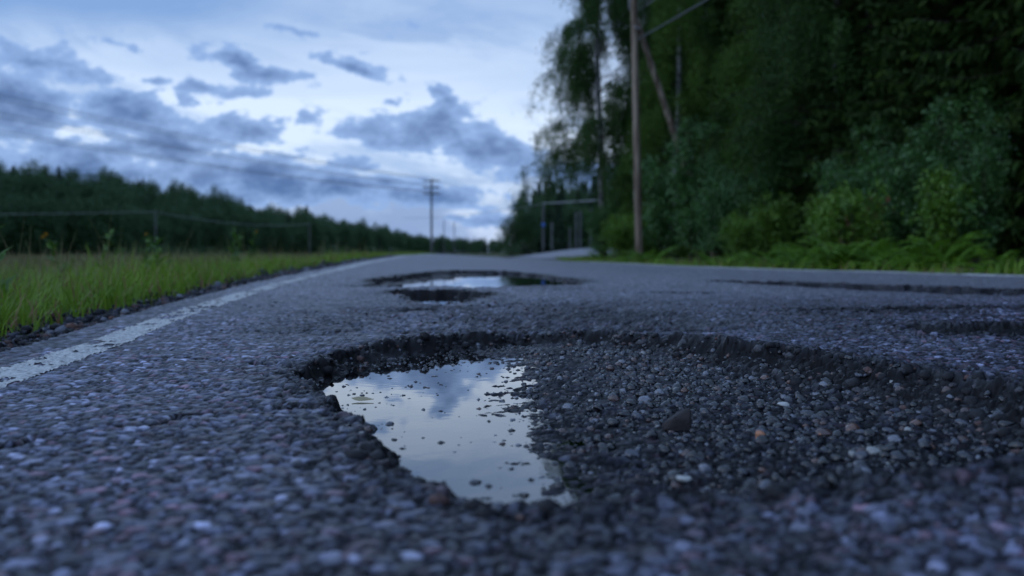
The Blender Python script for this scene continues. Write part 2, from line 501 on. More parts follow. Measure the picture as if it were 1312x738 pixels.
# forest edge on the left: distance by bearing (tangent of azimuth), and the height of the ground behind it
EB = np.array([-3, -.9, -.56, -.514, -.357, -.2, -.122, -.08, -.028, .0])
ED = np.array([70, 110, 160, 170, 190, 260, 400, 550, 600, 620.])
EH = np.array([11, 11, 10.5, 10, 8.5, 4.0, 2.4, 1.0, 0, 0])
def hill(X, Y):
    Yp = np.maximum(Y, 1.0)
    b = np.clip(X / Yp, -3, .0)
    d = np.interp(b, EB, ED)
    return np.interp(b, EB, EH) * sstep(0, .5, Yp / d - 1) * (Y > 1)
def ground(X, Y):
    X = np.asarray(X, float); Y = np.asarray(Y, float)
    z = base(X, Y)
    sl = fxl(Y) - .16 - X
    sr = X - fer(Y) + .12
    zz = z - .1 * sstep(.30, .06, sl) * sstep(.30, .05, sr)
    zz = zz - .015 * (sl > 0) - .17 * sstep(.15, 1.6, sl) - .006 * np.clip(sl, 0, 110)
    zz = zz + .10 * sstep(.5, 2.5, sr) + .012 * np.clip(sr - 1.5, 0, 60)
    return zz + hill(X, Y)

def make_ground():
    gx = np.concatenate([-np.geomspace(900, 9, 70), np.linspace(-8.8, 9, 130), np.geomspace(9.3, 900, 70)])
    gy = np.concatenate([-np.geomspace(300, 6, 16), np.linspace(-5.5, 30, 130), np.geomspace(30.6, 1500, 110)])
    X, Y = np.meshgrid(gx, gy)
    Z = ground(X, Y) + (fbm(X * .8, Y * .8) - .5) * .05 * sstep(1, 4, np.maximum(fxl(Y) - X, X - fxr(Y)))
    ny, nx = X.shape
    i = np.arange(ny - 1)[:, None] * nx + np.arange(nx - 1)[None]
    Fq = np.stack([i, i + 1, i + nx + 1, i + nx], -1).reshape(-1, 4)
    b = np.clip(X / np.maximum(Y, 1), -3, 0)
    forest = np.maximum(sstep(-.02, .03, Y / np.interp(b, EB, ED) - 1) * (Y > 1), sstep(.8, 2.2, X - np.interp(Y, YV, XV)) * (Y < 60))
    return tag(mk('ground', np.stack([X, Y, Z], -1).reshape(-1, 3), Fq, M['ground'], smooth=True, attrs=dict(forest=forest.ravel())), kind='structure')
make_ground()

# ------------------------------------------------------------------ potholes
MAIN = np.array([(-.355, 1.661), (-.377, 1.879), (-.344, 2.035), (-.298, 2.158), (-.227, 2.298), (-.125, 2.421), (.008, 2.537), (.126, 2.516), (.254, 2.417), (.341, 2.241), (.41, 2.06), (.484, 1.906), (.548, 1.732), (.598, 1.578), (.649, 1.444), (.692, 1.331), (.672, 1.152), (.56, .92), (.43, .875), (.302, .868), (.214, .843), (.146, .831), (.09, .801), (.051, .779), (.002, .793), (-.036, .831), (-.081, .896), (-.114, .965), (-.146, 1.058), (-.18, 1.21), (-.224, 1.326), (-.274, 1.467)])
FAR_A = np.array([(-.74, 5.1), (-.82, 5.6), (-.84, 6.521), (-.74, 7.794), (-.5, 9.123), (-.044, 9.376), (.226, 8.3), (.421, 6.802), (.41, 5.9), (.14, 5.25), (-.14, 4.95), (-.4, 5.1)])
FAR_B = np.array([(-.56, 4.12), (-.55, 4.62), (-.473, 4.793), (-.263, 4.731), (-.12, 4.37), (-.06, 4.05), (-.165, 3.76), (-.35, 3.75)])
RIGHT = np.array([(1.3, 6.75), (1.95, 7.2), (2.35, 6.75), (2.62, 6.15), (2.84, 5.5), (2.95, 4.9), (2.6, 4.3), (2.2, 4.25), (1.98, 4.6), (1.77, 5.0), (1.58, 5.7)])
SMALL = [np.array([(-.46, 3.28), (-.43, 3.42), (-.3, 3.46), (-.2, 3.36), (-.3, 3.27)]),
         np.array([(.95, 2.25), (.98, 2.5), (1.3, 2.55), (1.55, 2.35), (1.25, 2.2)]),
         np.array([(.85, 3.0), (.9, 3.12), (1.3, 3.2), (1.7, 3.1), (1.2, 2.98)]),
         np.array([(.6, 4.4), (.7, 4.55), (.95, 4.5), (.8, 4.38)])]
CRACKS = [((-.38, 1.78), (-.52, 1.92), (-.74, 1.98)), ((-.27, 1.36), (-.42, 1.28), (-.58, 1.06)), ((.36, 2.3), (.62, 2.62), (1.0, 2.75)), ((.66, 1.45), (.9, 1.66), (1.25, 1.72), (1.6, 1.95)), ((-.12, 2.52), (-.2, 2.85), (-.5, 3.2))]
def sdf(poly, X, Y):
    """distance to a closed outline, positive inside"""
    d = np.full(X.shape, 1e9); ins = np.zeros(X.shape, bool)
    n = len(poly)
    for i in range(n):
        ax, ay = poly[i]; bx, by = poly[(i + 1) % n]
        ex, ey = bx - ax, by - ay
        t = np.clip(((X - ax) * ex + (Y - ay) * ey) / (ex * ex + ey * ey), 0, 1)
        d = np.minimum(d, np.hypot(X - ax - t * ex, Y - ay - t * ey))
        ins ^= ((ay > Y) != (by > Y)) & (X < ex * (Y - ay) / (ey + 1e-12) + ax)
    return np.where(ins, d, -d)
WATER_Z = -.015
def main_floor(X, Y):
    sh = .075 + .02 * np.sin(Y * 7) + .05 * (fbm(X * 9 + 3, Y * 9) - .5)
    s = X - sh
    f = WATER_Z + np.where(s > 0, .003 + .006 * s, .055 * s) + .005 * sstep(1.75, 2.4, Y)
    f = np.maximum(f, WATER_Z - .014 + .008 * sstep(1.9, 2.4, Y))
    return f + (fbm(X * 30, Y * 30, 3) - .5) * .010
def road_height(X, Y):
    """road surface without its chips: returns z, hole (0..1), roughness of the break"""
    z = base(X, Y)
    near = Y < 10.5
    hole = np.zeros_like(z); worn = np.zeros_like(z); wall = np.zeros_like(z)
    z = z + (fbm(X * 1.7 + 5, Y * 1.7, 3) - .5) * .012 * sstep(.2, .8, Y)
    zo = z.copy()
    idx = np.where(near & (Y > .3) & (np.abs(X) < 3.4))[0] if X.ndim == 1 else None
    x, y = X[idx], Y[idx]
    wx = x + (fbm(x * 14, y * 14, 4) - .5) * .075 + (fbm(x * 45 + 9, y * 45, 2) - .5) * .02
    wy = y + (fbm(x * 14 + 50, y * 14 + 9, 4) - .5) * .085 + (fbm(x * 45, y * 45 + 7, 2) - .5) * .02
    lx = x + (fbm(x * 6, y * 4, 3) - .5) * .26; ly = y + (fbm(x * 6 + 50, y * 4 + 9, 3) - .5) * .75
    zz = z[idx]; hh = np.zeros_like(zz); ww = np.zeros_like(zz); wl = np.zeros_like(zz)
    d = sdf(MAIN, wx, wy)
    zz = zz + .020 * sstep(.15, .45, x) * np.exp(-np.abs(d) / .16) * sstep(2.5, 2.0, y)      # heaved right-hand lip
    soft = .04 + .015 * sstep(1.7, 2.2, y) + .08 * sstep(.30, .6, x) + .03 * sstep(1.0, .8, y) * sstep(-.05, .15, x)
    f = np.clip((d + .004) / soft, 0, 1) ** .62
    fl = main_floor(x, y)
    zz = zz * (1 - f) + fl * f
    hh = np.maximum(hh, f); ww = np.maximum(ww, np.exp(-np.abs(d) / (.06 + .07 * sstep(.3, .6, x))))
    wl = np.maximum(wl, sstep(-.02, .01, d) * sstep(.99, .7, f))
    # broken shelf between the near hole and the far one
    shelf = np.exp(-((x - .05) / .62) ** 2) * sstep(2.3, 2.55, y) * sstep(4.3, 3.4, y) * (.55 + .75 * sstep(.4, .6, fbm(x * 6, y * 3, 3)))
    shelf = np.clip(shelf, 0, 1)
    zz -= shelf * .020 * (.4 + fbm(x * 9, y * 7, 3))
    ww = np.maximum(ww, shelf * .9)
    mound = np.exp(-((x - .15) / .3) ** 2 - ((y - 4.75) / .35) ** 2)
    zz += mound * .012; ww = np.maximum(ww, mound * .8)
    for poly, dep, so, wa in ((FAR_A, .036, .05, 2.2), (FAR_B, .038, .05, 1.2), (RIGHT, .058, .07, 2.6)):
        d2 = sdf(poly, lx, ly)
        f2 = sstep(0, so, d2)
        zz -= f2 * dep * (.75 + .5 * fbm(x * 4, y * 4, 3))
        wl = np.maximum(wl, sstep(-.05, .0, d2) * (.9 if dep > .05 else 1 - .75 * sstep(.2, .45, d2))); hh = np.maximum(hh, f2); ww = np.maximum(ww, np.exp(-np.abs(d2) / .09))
    for poly in SMALL:
        d2 = sdf(poly, x + (wx - x) * 2.6, y + (wy - y) * 1.5)
        f2 = sstep(0, .05, d2)
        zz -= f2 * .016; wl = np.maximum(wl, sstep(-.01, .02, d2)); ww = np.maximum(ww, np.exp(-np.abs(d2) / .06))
    # hairline tearing of the wearing course
    r = np.abs(fbm(x * 2.2 + 31, y * 1.3 + 7, 4) - .5)
    cr = sstep(.012, .003, r) * sstep(.5, .9, x) * sstep(2.2, 2.8, y) * sstep(.5, .62, fbm(x * .9 + 2, y * .6 + 8, 2))
    zz -= cr * .008; ww = np.maximum(ww, cr * .5)
    for pl in CRACKS:
        dc = np.full(x.shape, 9.0)
        for (ax, ay), (bx, by) in zip(pl[:-1], pl[1:]):
            ex, ey = bx - ax, by - ay
            tt = np.clip(((wx - ax) * ex + (wy - ay) * ey) / (ex * ex + ey * ey), 0, 1)
            dc = np.minimum(dc, np.hypot(wx - ax - tt * ex, wy - ay - tt * ey))
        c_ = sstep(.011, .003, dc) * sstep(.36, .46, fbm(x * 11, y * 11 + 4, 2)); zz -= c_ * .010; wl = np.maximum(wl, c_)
    z[idx] = zz; hole[idx] = hh; worn[idx] = ww; wall[idx] = wl
    return z, hole, worn, wall

def chips(X, Y, cell, rmin, rmax, keep, seed):
    """flat-topped stone chips on a jittered lattice: height 0..1 and an id per point"""
    r_ = np.random.default_rng(seed)
    T = 512
    jx, jy, rr, an, asp, hh, kp = (r_.random((T, T)) for _ in range(7))
    ids = r_.random((T, T))
    gx = X / cell; gy = Y / cell
    ix = np.floor(gx).astype(int); iy = np.floor(gy).astype(int)
    H = np.zeros_like(X); I = np.zeros_like(X)
    for ox in (-1, 0, 1):
        for oy in (-1, 0, 1):
            a = (ix + ox) & 511; b = (iy + oy) & 511
            dx = (ix + ox + .15 + .7 * jx[a, b] - gx) * cell; dy = (iy + oy + .15 + .7 * jy[a, b] - gy) * cell
            th = an[a, b] * np.pi; c, s = np.cos(th), np.sin(th)
            u = dx * c + dy * s; v = (-dx * s + dy * c) * (1 + .35 * asp[a, b])
            rad = rmin + (rmax - rmin) * rr[a, b]
            # three pairs of cut faces give an angular outline
            o1, o2 = .72 + .45 * asp[a, b], .72 + .45 * hh[a, b]
            q = np.maximum(np.maximum(np.abs(u) * .95, np.abs(.5 * u + .866 * v) / o1), np.abs(.5 * u - .866 * v) / o2) / rad
            tilt = 1 + (u * (hh[a, b] - .5) + v * (asp[a, b] - .5)) / rad * .3
            h = (1 - sstep(.74, 1.04, q)) * (.70 + .30 * hh[a, b]) * tilt * (kp[a, b] < keep)
            up = h > H
            H = np.where(up, h, H); I = np.where(up, ids[a, b], I)
    return H, I

PAL = np.array([(.05, .052, .06), (.085, .09, .105), (.14, .147, .165), (.15, .155, .17), (.21, .215, .23), (.29, .295, .305), (.105, .11, .128), (.20, .14, .14), (.23, .13, .125), (.42, .42, .42), (.14, .08, .078), (.12, .125, .14), (.18, .185, .2)])
def make_road():
    yf = np.geomspace(.45, 14, 840)
    Yr = np.concatenate([np.linspace(-6, .42, 34), yf, np.geomspace(14.15, 138, 90)])
    NF, NB = 660, 12
    eL = fxl(Yr) - .16 + .03 * (fbm(Yr * 2.3, Yr * 0 + 3) - .5); eR = fer(Yr) + .04 * (fbm(Yr * 1.7, Yr * 0 + 9) - .5)
    reach = .42 + .6 * np.maximum(Yr, .35)
    lf = np.maximum(eL + .1, -reach); rf = np.minimum(eR - .1, reach)
    s = np.linspace(0, 1, NF)
    k = np.linspace(0, 1, NB, endpoint=False)
    X = np.concatenate([eL[:, None] + (lf - eL)[:, None] * k, lf[:, None] + (rf - lf)[:, None] * s, (eR[:, None] - (eR - rf)[:, None] * k)[:, ::-1]], 1)
    Y = np.repeat(Yr[:, None], X.shape[1], 1)
    ny, nx = X.shape
    x = X.ravel(); y = Y.ravel()
    z, hole, worn, wall = road_height(x, y)
    h1, i1 = chips(x, y, .0128, .0030, .0098, .84, 1)
    h2, i2 = chips(x + 3.3, y + 1.7, .0064, .0018, .0042, .85, 2)
    crust = .55 + .45 * sstep(.36, .56, fbm(x * 13 + 5, y * 13, 3))      # binder still covers some of the stone
    h1 = h1 * crust
    h = np.maximum(h1, h2 * .55); ids = np.where(h1 >= h2 * .55, i1, i2)
    fade = np.where((y > .4) & (y < 14), np.clip(3.2 / np.maximum(y, .1), .12, 1), 0)
    fade = fade * sstep(.0, -.2, np.abs(x) - np.repeat(reach, nx))
    amp = (.0050 + .0025 * worn) * fade
    z = z + h * amp
    lump = (fbm(x * 42, y * 42, 4) - .5)
    z = z + lump * (.0016 + .019 * worn * (1 - .85 * hole)) * np.clip(fade * 1.6, 0, 1)
    col = PAL[(ids * len(PAL)).astype(int) % len(PAL)] * (.26 + 2.4 * ((ids * 977) % 1) ** 2)[:, None] * np.array([.88, .90, 1.28])
    mast = sstep(.3, .62, h)[:, None]
    col = np.array([.006, .0062, .008]) * (1 - mast) + col * mast
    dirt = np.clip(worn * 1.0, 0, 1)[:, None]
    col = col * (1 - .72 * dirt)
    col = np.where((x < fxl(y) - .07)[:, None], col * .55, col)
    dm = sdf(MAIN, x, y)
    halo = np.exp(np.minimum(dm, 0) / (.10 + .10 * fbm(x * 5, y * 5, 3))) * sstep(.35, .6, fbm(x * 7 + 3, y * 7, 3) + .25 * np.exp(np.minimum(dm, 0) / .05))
    lip = sstep(-.05, .25, x) * sstep(1.0, .8, y) * sstep(.38, .55, fbm(x * 6 + 11, y * 6, 3) + .05)  # road darker towards the near right, in noisy patches
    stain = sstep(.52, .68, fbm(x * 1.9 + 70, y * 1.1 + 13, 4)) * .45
    darken = np.clip(np.maximum(np.maximum(halo * .6, lip * .6), stain), 0, .75)  # total darkening: damp halo, stain patches and the darker near right
    col = col * (1 - darken)[:, None]
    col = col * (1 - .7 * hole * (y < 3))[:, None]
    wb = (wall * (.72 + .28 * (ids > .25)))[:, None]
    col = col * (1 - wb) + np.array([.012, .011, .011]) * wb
    far = sstep(2.6, 5.5, y) * (1 - .95 * wall) * (1 - .75 * np.clip(worn, 0, 1))
    rp = np.repeat(reach, nx); plain = np.maximum(sstep(-.25, .0, np.abs(x) - rp), sstep(.48, .40, y))     # beyond the finely built part
    far = np.maximum(far, plain); col = col * (1 - plain[:, None]) + .09 * plain[:, None]
    wet = np.clip(np.maximum(np.maximum(wall * 1.0, worn * .75), np.maximum((1 - mast[:, 0]) * (1 - far), hole * .9)), 0, 1)
    # sides of the slab
    i = np.arange(ny - 1)[:, None] * nx + np.arange(nx - 1)[None]
    Fq = np.stack([i, i + 1, i + nx + 1, i + nx], -1).reshape(-1, 4)
    V = np.stack([x, y, z], -1)
    n0 = len(V)
    sk, SK = [], []
    for side in (0, nx - 1):
        e = np.arange(ny) * nx + side
        lo = V[e].copy(); lo[:, 2] -= .12; lo[:, 0] += -.05 if side == 0 else .05
        b0 = n0 + len(SK) * ny
        SK.append(lo)
        a = e[:-1]; b = e[1:]; c = b0 + np.arange(1, ny); dd = b0 + np.arange(ny - 1)
        sk.append(np.stack([a, b, c, dd] if side == 0 else [b, a, dd, c], -1))
    Vall = np.concatenate([V] + SK)
    ex = 2 * ny
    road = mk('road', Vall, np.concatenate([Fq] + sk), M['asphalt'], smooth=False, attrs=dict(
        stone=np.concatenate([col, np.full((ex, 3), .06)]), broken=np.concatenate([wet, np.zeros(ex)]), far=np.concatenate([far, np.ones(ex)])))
    tag(road, kind='structure')
    # painted lines: they follow the surface, worn through where the chips stand proud
    def line(name, lab, fx, hw, y0, y1, wear, keep=None):
        cx = x.reshape(ny, nx)
        d = np.abs(cx - fx(Y) + .012 * (fbm(Y * 3, Y * 0 + 1) - .5))
        wr = fbm(cx * 26, Y * 20, 4) + .55 * (fbm(cx * 5, Y * 1.5, 2) - .5)
        ok = (d < hw * (1 + .25 * (fbm(cx * 60, Y * 40, 2) - .5))) & (Y > y0) & (Y < y1) & ((wr > wear) | (Y > 9))
        if keep is not None: ok &= keep(Y)
        f = (ok[:-1, :-1] & ok[1:, :-1] & ok[:-1, 1:] & ok[1:, 1:]).ravel()
        faces = Fq[f]
        u, inv = np.unique(faces, return_inverse=True)
        P = V[u].copy(); P[:, 2] += .0016
        return tag(mk(name, P, inv.reshape(-1, 4), M['paint'], smooth=True), lab, kind='structure')
    line('road_marking', 'worn white edge line along the left side of the road', lambda Y: fxl(Y) - .0, .048, .5, 60, .25)
    line('road_marking', 'white edge line along the far right side of the road', fxr, .15, 1, 58, .22)
    line('road_marking', 'short white dash in the distance where the side road joins', lambda Y: fxr(Y) - .42, .16, 44, 66, .1, lambda Y: (Y > 47) & (Y < 60))
    return road
road = make_road()

# gently rising side road beyond the verge
def make_side_road():
    near = np.array([(-1.2, 62), (.6, 50), (2.0, 46.5), (3.4, 48), (7, 52), (14, 55), (30, 58)], float)
    far = np.array([(-3.2, 74), (-1, 70), (1.7, 67), (3.5, 64.5), (7, 63), (14, 64), (30, 67)], float)
    t = np.linspace(0, 1, 60); tt = np.linspace(0, 1, len(near))
    N = np.stack([np.interp(t, tt, near[:, k]) for k in (0, 1)], 1); Fp = np.stack([np.interp(t, tt, far[:, k]) for k in (0, 1)], 1)
    s = np.linspace(0, 1, 26)
    P = N[:, None] * (1 - s)[None, :, None] + Fp[:, None] * s[None, :, None]
    z = np.maximum(ground(P[..., 0], P[..., 1]), base(P[..., 0], P[..., 1])) + .03
    V = np.concatenate([P, z[..., None]], -1).reshape(-1, 3)
    m = len(s); i = np.arange(len(t) - 1)[:, None] * m + np.arange(m - 1)[None]
    Fq = np.stack([i, i + 1, i + m + 1, i + m], -1).reshape(-1, 4)[:, ::-1]
    n = len(V)
    tag(mk('side_road', V, Fq, M['asphalt'], smooth=True, attrs=dict(stone=np.full((n, 3), .12), broken=np.full(n, 0), far=np.ones(n))), kind='structure')
make_side_road()

# ------------------------------------------------------------------ water standing in the holes
def puddle(name, poly, z, lab, res=.02):
    c = poly.mean(0)
    V = [(c[0], c[1], z)] + [(p[0] + (p[0] - c[0]) * .03, p[1] + (p[1] - c[1]) * .03, z) for p in poly]
    n = len(poly)
    return tag(mk(name, V, np.array([(0, (i + 1) % n + 1, i + 1) for i in range(n)]), M['water']), lab, kind='structure')
puddle('water', MAIN, WATER_Z, 'rain water standing in the near pothole')
zb = float(base(np.array([-.3]), np.array([4.3]))[0])
puddle('water', FAR_B, zb - .026, 'shallow water in the small middle pothole')
zb = float(base(np.array([-.2]), np.array([6.8]))[0])
puddle('water', FAR_A, zb - .027, 'shallow water in the wide far pothole')

# ------------------------------------------------------------------ stones
def ico():
    p = (1 + 5 ** .5) / 2
    V = np.array([(-1, p, 0), (1, p, 0), (-1, -p, 0), (1, -p, 0), (0, -1, p), (0, 1, p), (0, -1, -p), (0, 1, -p), (p, 0, -1), (p, 0, 1), (-p, 0, -1), (-p, 0, 1)], float)
    V /= np.linalg.norm(V[0])
    F = [(0, 11, 5), (0, 5, 1), (0, 1, 7), (0, 7, 10), (0, 10, 11), (1, 5, 9), (5, 11, 4), (11, 10, 2), (10, 7, 6), (7, 1, 8), (3, 9, 4), (3, 4, 2), (3, 2, 6), (3, 6, 8), (3, 8, 9), (4, 9, 5), (2, 4, 11), (6, 2, 10), (8, 6, 7), (9, 8, 1)]
    return V, np.array(F)
def subdiv(V, F):
    V = list(map(tuple, V)); mid = {}; out = []
    def m(a, b):
        k = (min(a, b), max(a, b))
        if k not in mid:
            v = np.array(V[a]) + np.array(V[b]); v /= np.linalg.norm(v); V.append(tuple(v)); mid[k] = len(V) - 1
        return mid[k]
    for a, b, c in F:
        x, y, z = m(a, b), m(b, c), m(c, a); out += [(a, x, z), (b, y, x), (c, z, y), (x, y, z)]
    return np.array(V), np.array(out)
ICO0 = ico(); ICO1 = subdiv(*ICO0)
def stone_shape(r_, lvl=1, cuts=7):
    V, F = ICO1 if lvl else ICO0
    V = V.copy()
    for _ in range(cuts):       # chop with planes: crushed rock
        n = r_.normal(size=3); n /= np.linalg.norm(n); d = .55 + .35 * r_.random()
        k = V @ n; V -= np.maximum(k - d, 0)[:, None] * n
    V *= np.array([1, .72 + .3 * r_.random(), .55 + .3 * r_.random()])
    V *= (1 + .06 * r_.normal(size=(len(V), 1)))
    return V, F
SHAPES = [stone_shape(rng) for _ in range(10)]
SHAPES0 = [stone_shape(rng, 0, 5) for _ in range(10)]
def rotmat(a, b, c):
    ca, sa, cb, sb, cc, sc = np.cos(a), np.sin(a), np.cos(b), np.sin(b), np.cos(c), np.sin(c)
    return np.array([[ca * cb, ca * sb * sc - sa * cc, ca * sb * cc + sa * sc], [sa * cb, sa * sb * sc + ca * cc, sa * sb * cc - ca * sc], [-sb, cb * sc, cb * cc]])
def stone_field(name, P, rad, mat, shapes, parent=None):
    g = Geo()
    for p, r in zip(P, rad):
        V, F = shapes[rng.integers(len(shapes))]
        g.add((V * r) @ rotmat(rng.random() * 6.3, rng.normal() * .3, rng.normal() * .3).T + p, tris=F)
    return g.build(name, mat, parent, False)
def surf(x, y):
    x = np.atleast_1d(np.asarray(x, float)); y = np.atleast_1d(np.asarray(y, float))
    return road_height(x, y)[0]

def fill_pothole():
    n = 21000
    x = rng.uniform(-.36, .68, n); y = rng.uniform(.8, 2.5, n)
    d = sdf(MAIN, x, y)
    sh = x - (.075 + .02 * np.sin(y * 7))
    patch = fbm(x * 16 + 4, y * 12, 3)
    dens = np.where(sh > 0, .25 + .75 * sstep(-.02, .12, sh), .5 * sstep(-.13, 0, sh) + .16 * (patch > .54) + .35 * sstep(1.8, 2.25, y))
    keep = (d > .02) & (rng.random(n) < dens * .62)
    x, y, sh = x[keep], y[keep], sh[keep]
    r = np.clip(rng.lognormal(math.log(.0040), .48, len(x)), .0018, .0115)
    r = np.where(sh < 0, np.minimum(r * rng.uniform(.6, 1.3, len(r)), .0085), r)
    z = surf(x, y) + r * .25
    z = np.where(sh < -.01, np.maximum(z, WATER_Z - r * .35), z)
    P = np.stack([x, y, z], 1)
    show = r / y
    order = np.argsort(-show)
    big, rest = order[:290], order[290:]
    meshes = []
    for V, F in SHAPES:
        o = mk('stone', V, F, M['stone'], None, False); meshes.append(o.data); bpy.data.objects.remove(o)
    for k in big:
        o = bpy.data.objects.new('stone', meshes[rng.integers(len(meshes))]); COL.objects.link(o)
        o.parent = road; o.location = P[k]; o.scale = (r[k],) * 3
        o.rotation_euler = (rng.normal() * .3, rng.normal() * .3, rng.random() * 6.3)
    tag(stone_field('loose_gravel', P[rest], r[rest], M['stone'], SHAPES0, road), 'small wet gravel covering the pothole floor', kind='stuff')
    # floor of the far holes and the broken right-hand strip
    pts = []
    for poly, cnt, pr in ((FAR_A, 260, 0), (FAR_B, 160, 0)):
        lo, hi = poly.min(0), poly.max(0)
        q = rng.uniform(lo, hi, (cnt * 2, 2)); q = q[sdf(poly, q[:, 0], q[:, 1]) > .03][:cnt]
        pts.append(q)
    # crumbs on the rim and the shelf
    q = np.stack([rng.normal(0, .5, 160), rng.uniform(2.5, 3.9, 160)], 1); pts.append(q)
    q = rng.uniform((-.5, .7), (.85, 2.7), (6000, 2)); dd = sdf(MAIN, q[:, 0], q[:, 1]); pts.append(q[np.abs(dd + .005) < .03 * rng.random(6000)])
    q = np.concatenate(pts)
    rr = np.clip(rng.lognormal(math.log(.005), .4, len(q)), .0025, .009)
    tag(stone_field('loose_crumbs', np.column_stack([q, surf(q[:, 0], q[:, 1]) + rr * .2]), rr, M['stone'], SHAPES0, road), 'crumbled asphalt and chips on the broken rims', kind='stuff')
fill_pothole()

def broken_rim():
    q = rng.uniform((-.5, .72), (.9, 2.75), (16000, 2)); dd = sdf(MAIN, q[:, 0], q[:, 1])
    keep = (dd > -.03) & (dd < .04 + .09 * sstep(.25, .55, q[:, 0])) & (rng.random(len(q)) < .4 + .35 * sstep(.25, .5, q[:, 0])); q = q[keep]
    q2 = rng.uniform((1.2, 4.2), (3.0, 7.3), (2600, 2)); dd = sdf(RIGHT, q2[:, 0], q2[:, 1]); q2 = q2[(dd > 0) & (dd < .2)][:500]
    q3 = rng.uniform((-.8, 3.7), (.5, 9.5), (2600, 2)); dd = np.maximum(sdf(FAR_A, q3[:, 0], q3[:, 1]), sdf(FAR_B, q3[:, 0], q3[:, 1])); q3 = q3[(dd > .01) & (dd < .08)][:500]
    q4 = np.stack([rng.normal(.05, .42, 260), rng.uniform(2.5, 3.7, 260)], 1)
    q = np.concatenate([q, q2, q3, q4])
    rr = np.clip(rng.lognormal(math.log(.0062), .42, len(q)), .003, .016)
    rr = np.where(q[:, 1] > 2.6, np.minimum(rr, .009), rr) * np.clip(q[:, 1] / 3, 1, 1.5)
    tag(stone_field('broken_rim', np.column_stack([q, surf(q[:, 0], q[:, 1]) + rr * .1]), rr, M['coated'], SHAPES0, road), 'dark bitumen coated lumps along the broken pothole rims', kind='stuff')
broken_rim()

def single_stone(name, x, y, size, mat, lab, seed, rz=0, up=.55):
    r_ = np.random.default_rng(seed)
    V, F = subdiv(*ICO1)
    for _ in range(12):
        n = r_.normal(size=3); n /= np.linalg.norm(n); d = .5 + .35 * r_.random()
        k = V @ n; V -= np.maximum(k - d, 0)[:, None] * n
    V = V * np.array(size)
    V[:, 2] -= V[:, 2].min()
    o = mk(name, V, F, mat, None, True, loc=(x, y, float(surf(x, y)[0]) - .001))
    o.rotation_euler = (0, 0, rz)
    return tag(o, lab, 'stone')
def wedge_stone(x, y, mat, lab):
    V = np.array([(-.017, -.010, 0), (.014, -.012, 0), (.018, .006, 0), (-.012, .011, 0), (-.019, -.004, .007), (.013, -.011, .013), (.016, -.002, .023), (.009, .004, .022), (-.004, -.009, .014), (-.012, .008, .009)])
    import bmesh
    bm = bmesh.new()
    for v in V: bm.verts.new(v)
    bmesh.ops.convex_hull(bm, input=bm.verts)
    bmesh.ops.bevel(bm, geom=bm.edges[:], offset=.0012, segments=1, affect='EDGES')
    me = bpy.data.meshes.new('stone'); bm.to_mesh(me); bm.free(); me.materials.append(mat)
    o = bpy.data.objects.new('stone', me); COL.objects.link(o)
    o.location = (x, y, float(surf(x, y)[0]) + .001); o.scale = (1.1, 1.1, 1.3)
    tag(o, lab, 'stone')
wedge_stone(.212, 1.27, M['dark_stone'], 'dark wedge shaped stone standing up from the gravel in the pothole')
single_stone('stone', .300, 1.20, (.0085, .008, .009), M['orange_stone'], 'small orange rounded pebble right of the dark wedge stone', 5)
single_stone('stone', .385, 1.235, (.006, .006, .006), M['orange_stone'], 'tiny orange pebble farthest right in the pothole gravel', 6)
single_stone('stone', .17, .98, (.009, .008, .006), M['pale_stone'], 'pale grey pebble near the front lip of the pothole', 8)
single_stone('stone', .40, 1.46, (.010, .008, .005), M['pale_stone'], 'pale flat pebble below the right rim of the pothole', 9)
def floating_leaf():
    n = 12
    t = np.linspace(0, 1, n)
    wv = .008 * np.sin(np.pi * t ** .8)
    xx = (t - .5) * .036
    top = .0025 + .002 * np.sin(t * 3)
    V = np.concatenate([np.stack([xx, wv, top * 0 + .002], 1), np.stack([xx, xx * 0, top * 0 + .003], 1), np.stack([xx, -wv, top * 0 + .002], 1)])
    F = [(i, i + 1, n + i + 1, n + i) for i in range(n - 1)] + [(n + i, n + i + 1, 2 * n + i + 1, 2 * n + i) for i in range(n - 1)]
    o = mk('fallen_leaf', V, np.array(F), M['dead_leaf'], None, True, loc=(-.235, 1.56, WATER_Z + .0018))
    o.rotation_euler = (.32, .04, -.1)
    tag(o, 'curled tan leaf floating at the left edge of the puddle', 'leaf')
floating_leaf()

# gravel shoulder on the left of the asphalt
def shoulder():
    n = 5200
    y = np.exp(rng.uniform(math.log(1.3), math.log(22), n))
    off = np.abs(rng.normal(0, .17, n)) + .0
    x = fxl(y) - .15 - off
    r = np.clip(rng.lognormal(math.log(.008), .45, n), .003, .024) * np.clip(y / 4, 1, 1.9)
    z = np.maximum(ground(x, y), base(x, y) - .03) + r * .25 + .004
    xb = fxl(y[:2600]) - .17 - rng.random(2600) * .16
    rb = rng.uniform(.006, .02, 2600)
    x, y = np.concatenate([x, xb]), np.concatenate([y, y[:2600]]); r = np.concatenate([r, rb]); z = np.concatenate([z, base(xb, y[:2600]) - .03 - rng.random(2600) * .02])
    tag(stone_field('gravel_shoulder', np.stack([x, y, z], 1), r, M['drystone'], SHAPES0), 'dark loose gravel strip between the left edge line and the grass', 'gravel', kind='stuff')
shoulder()

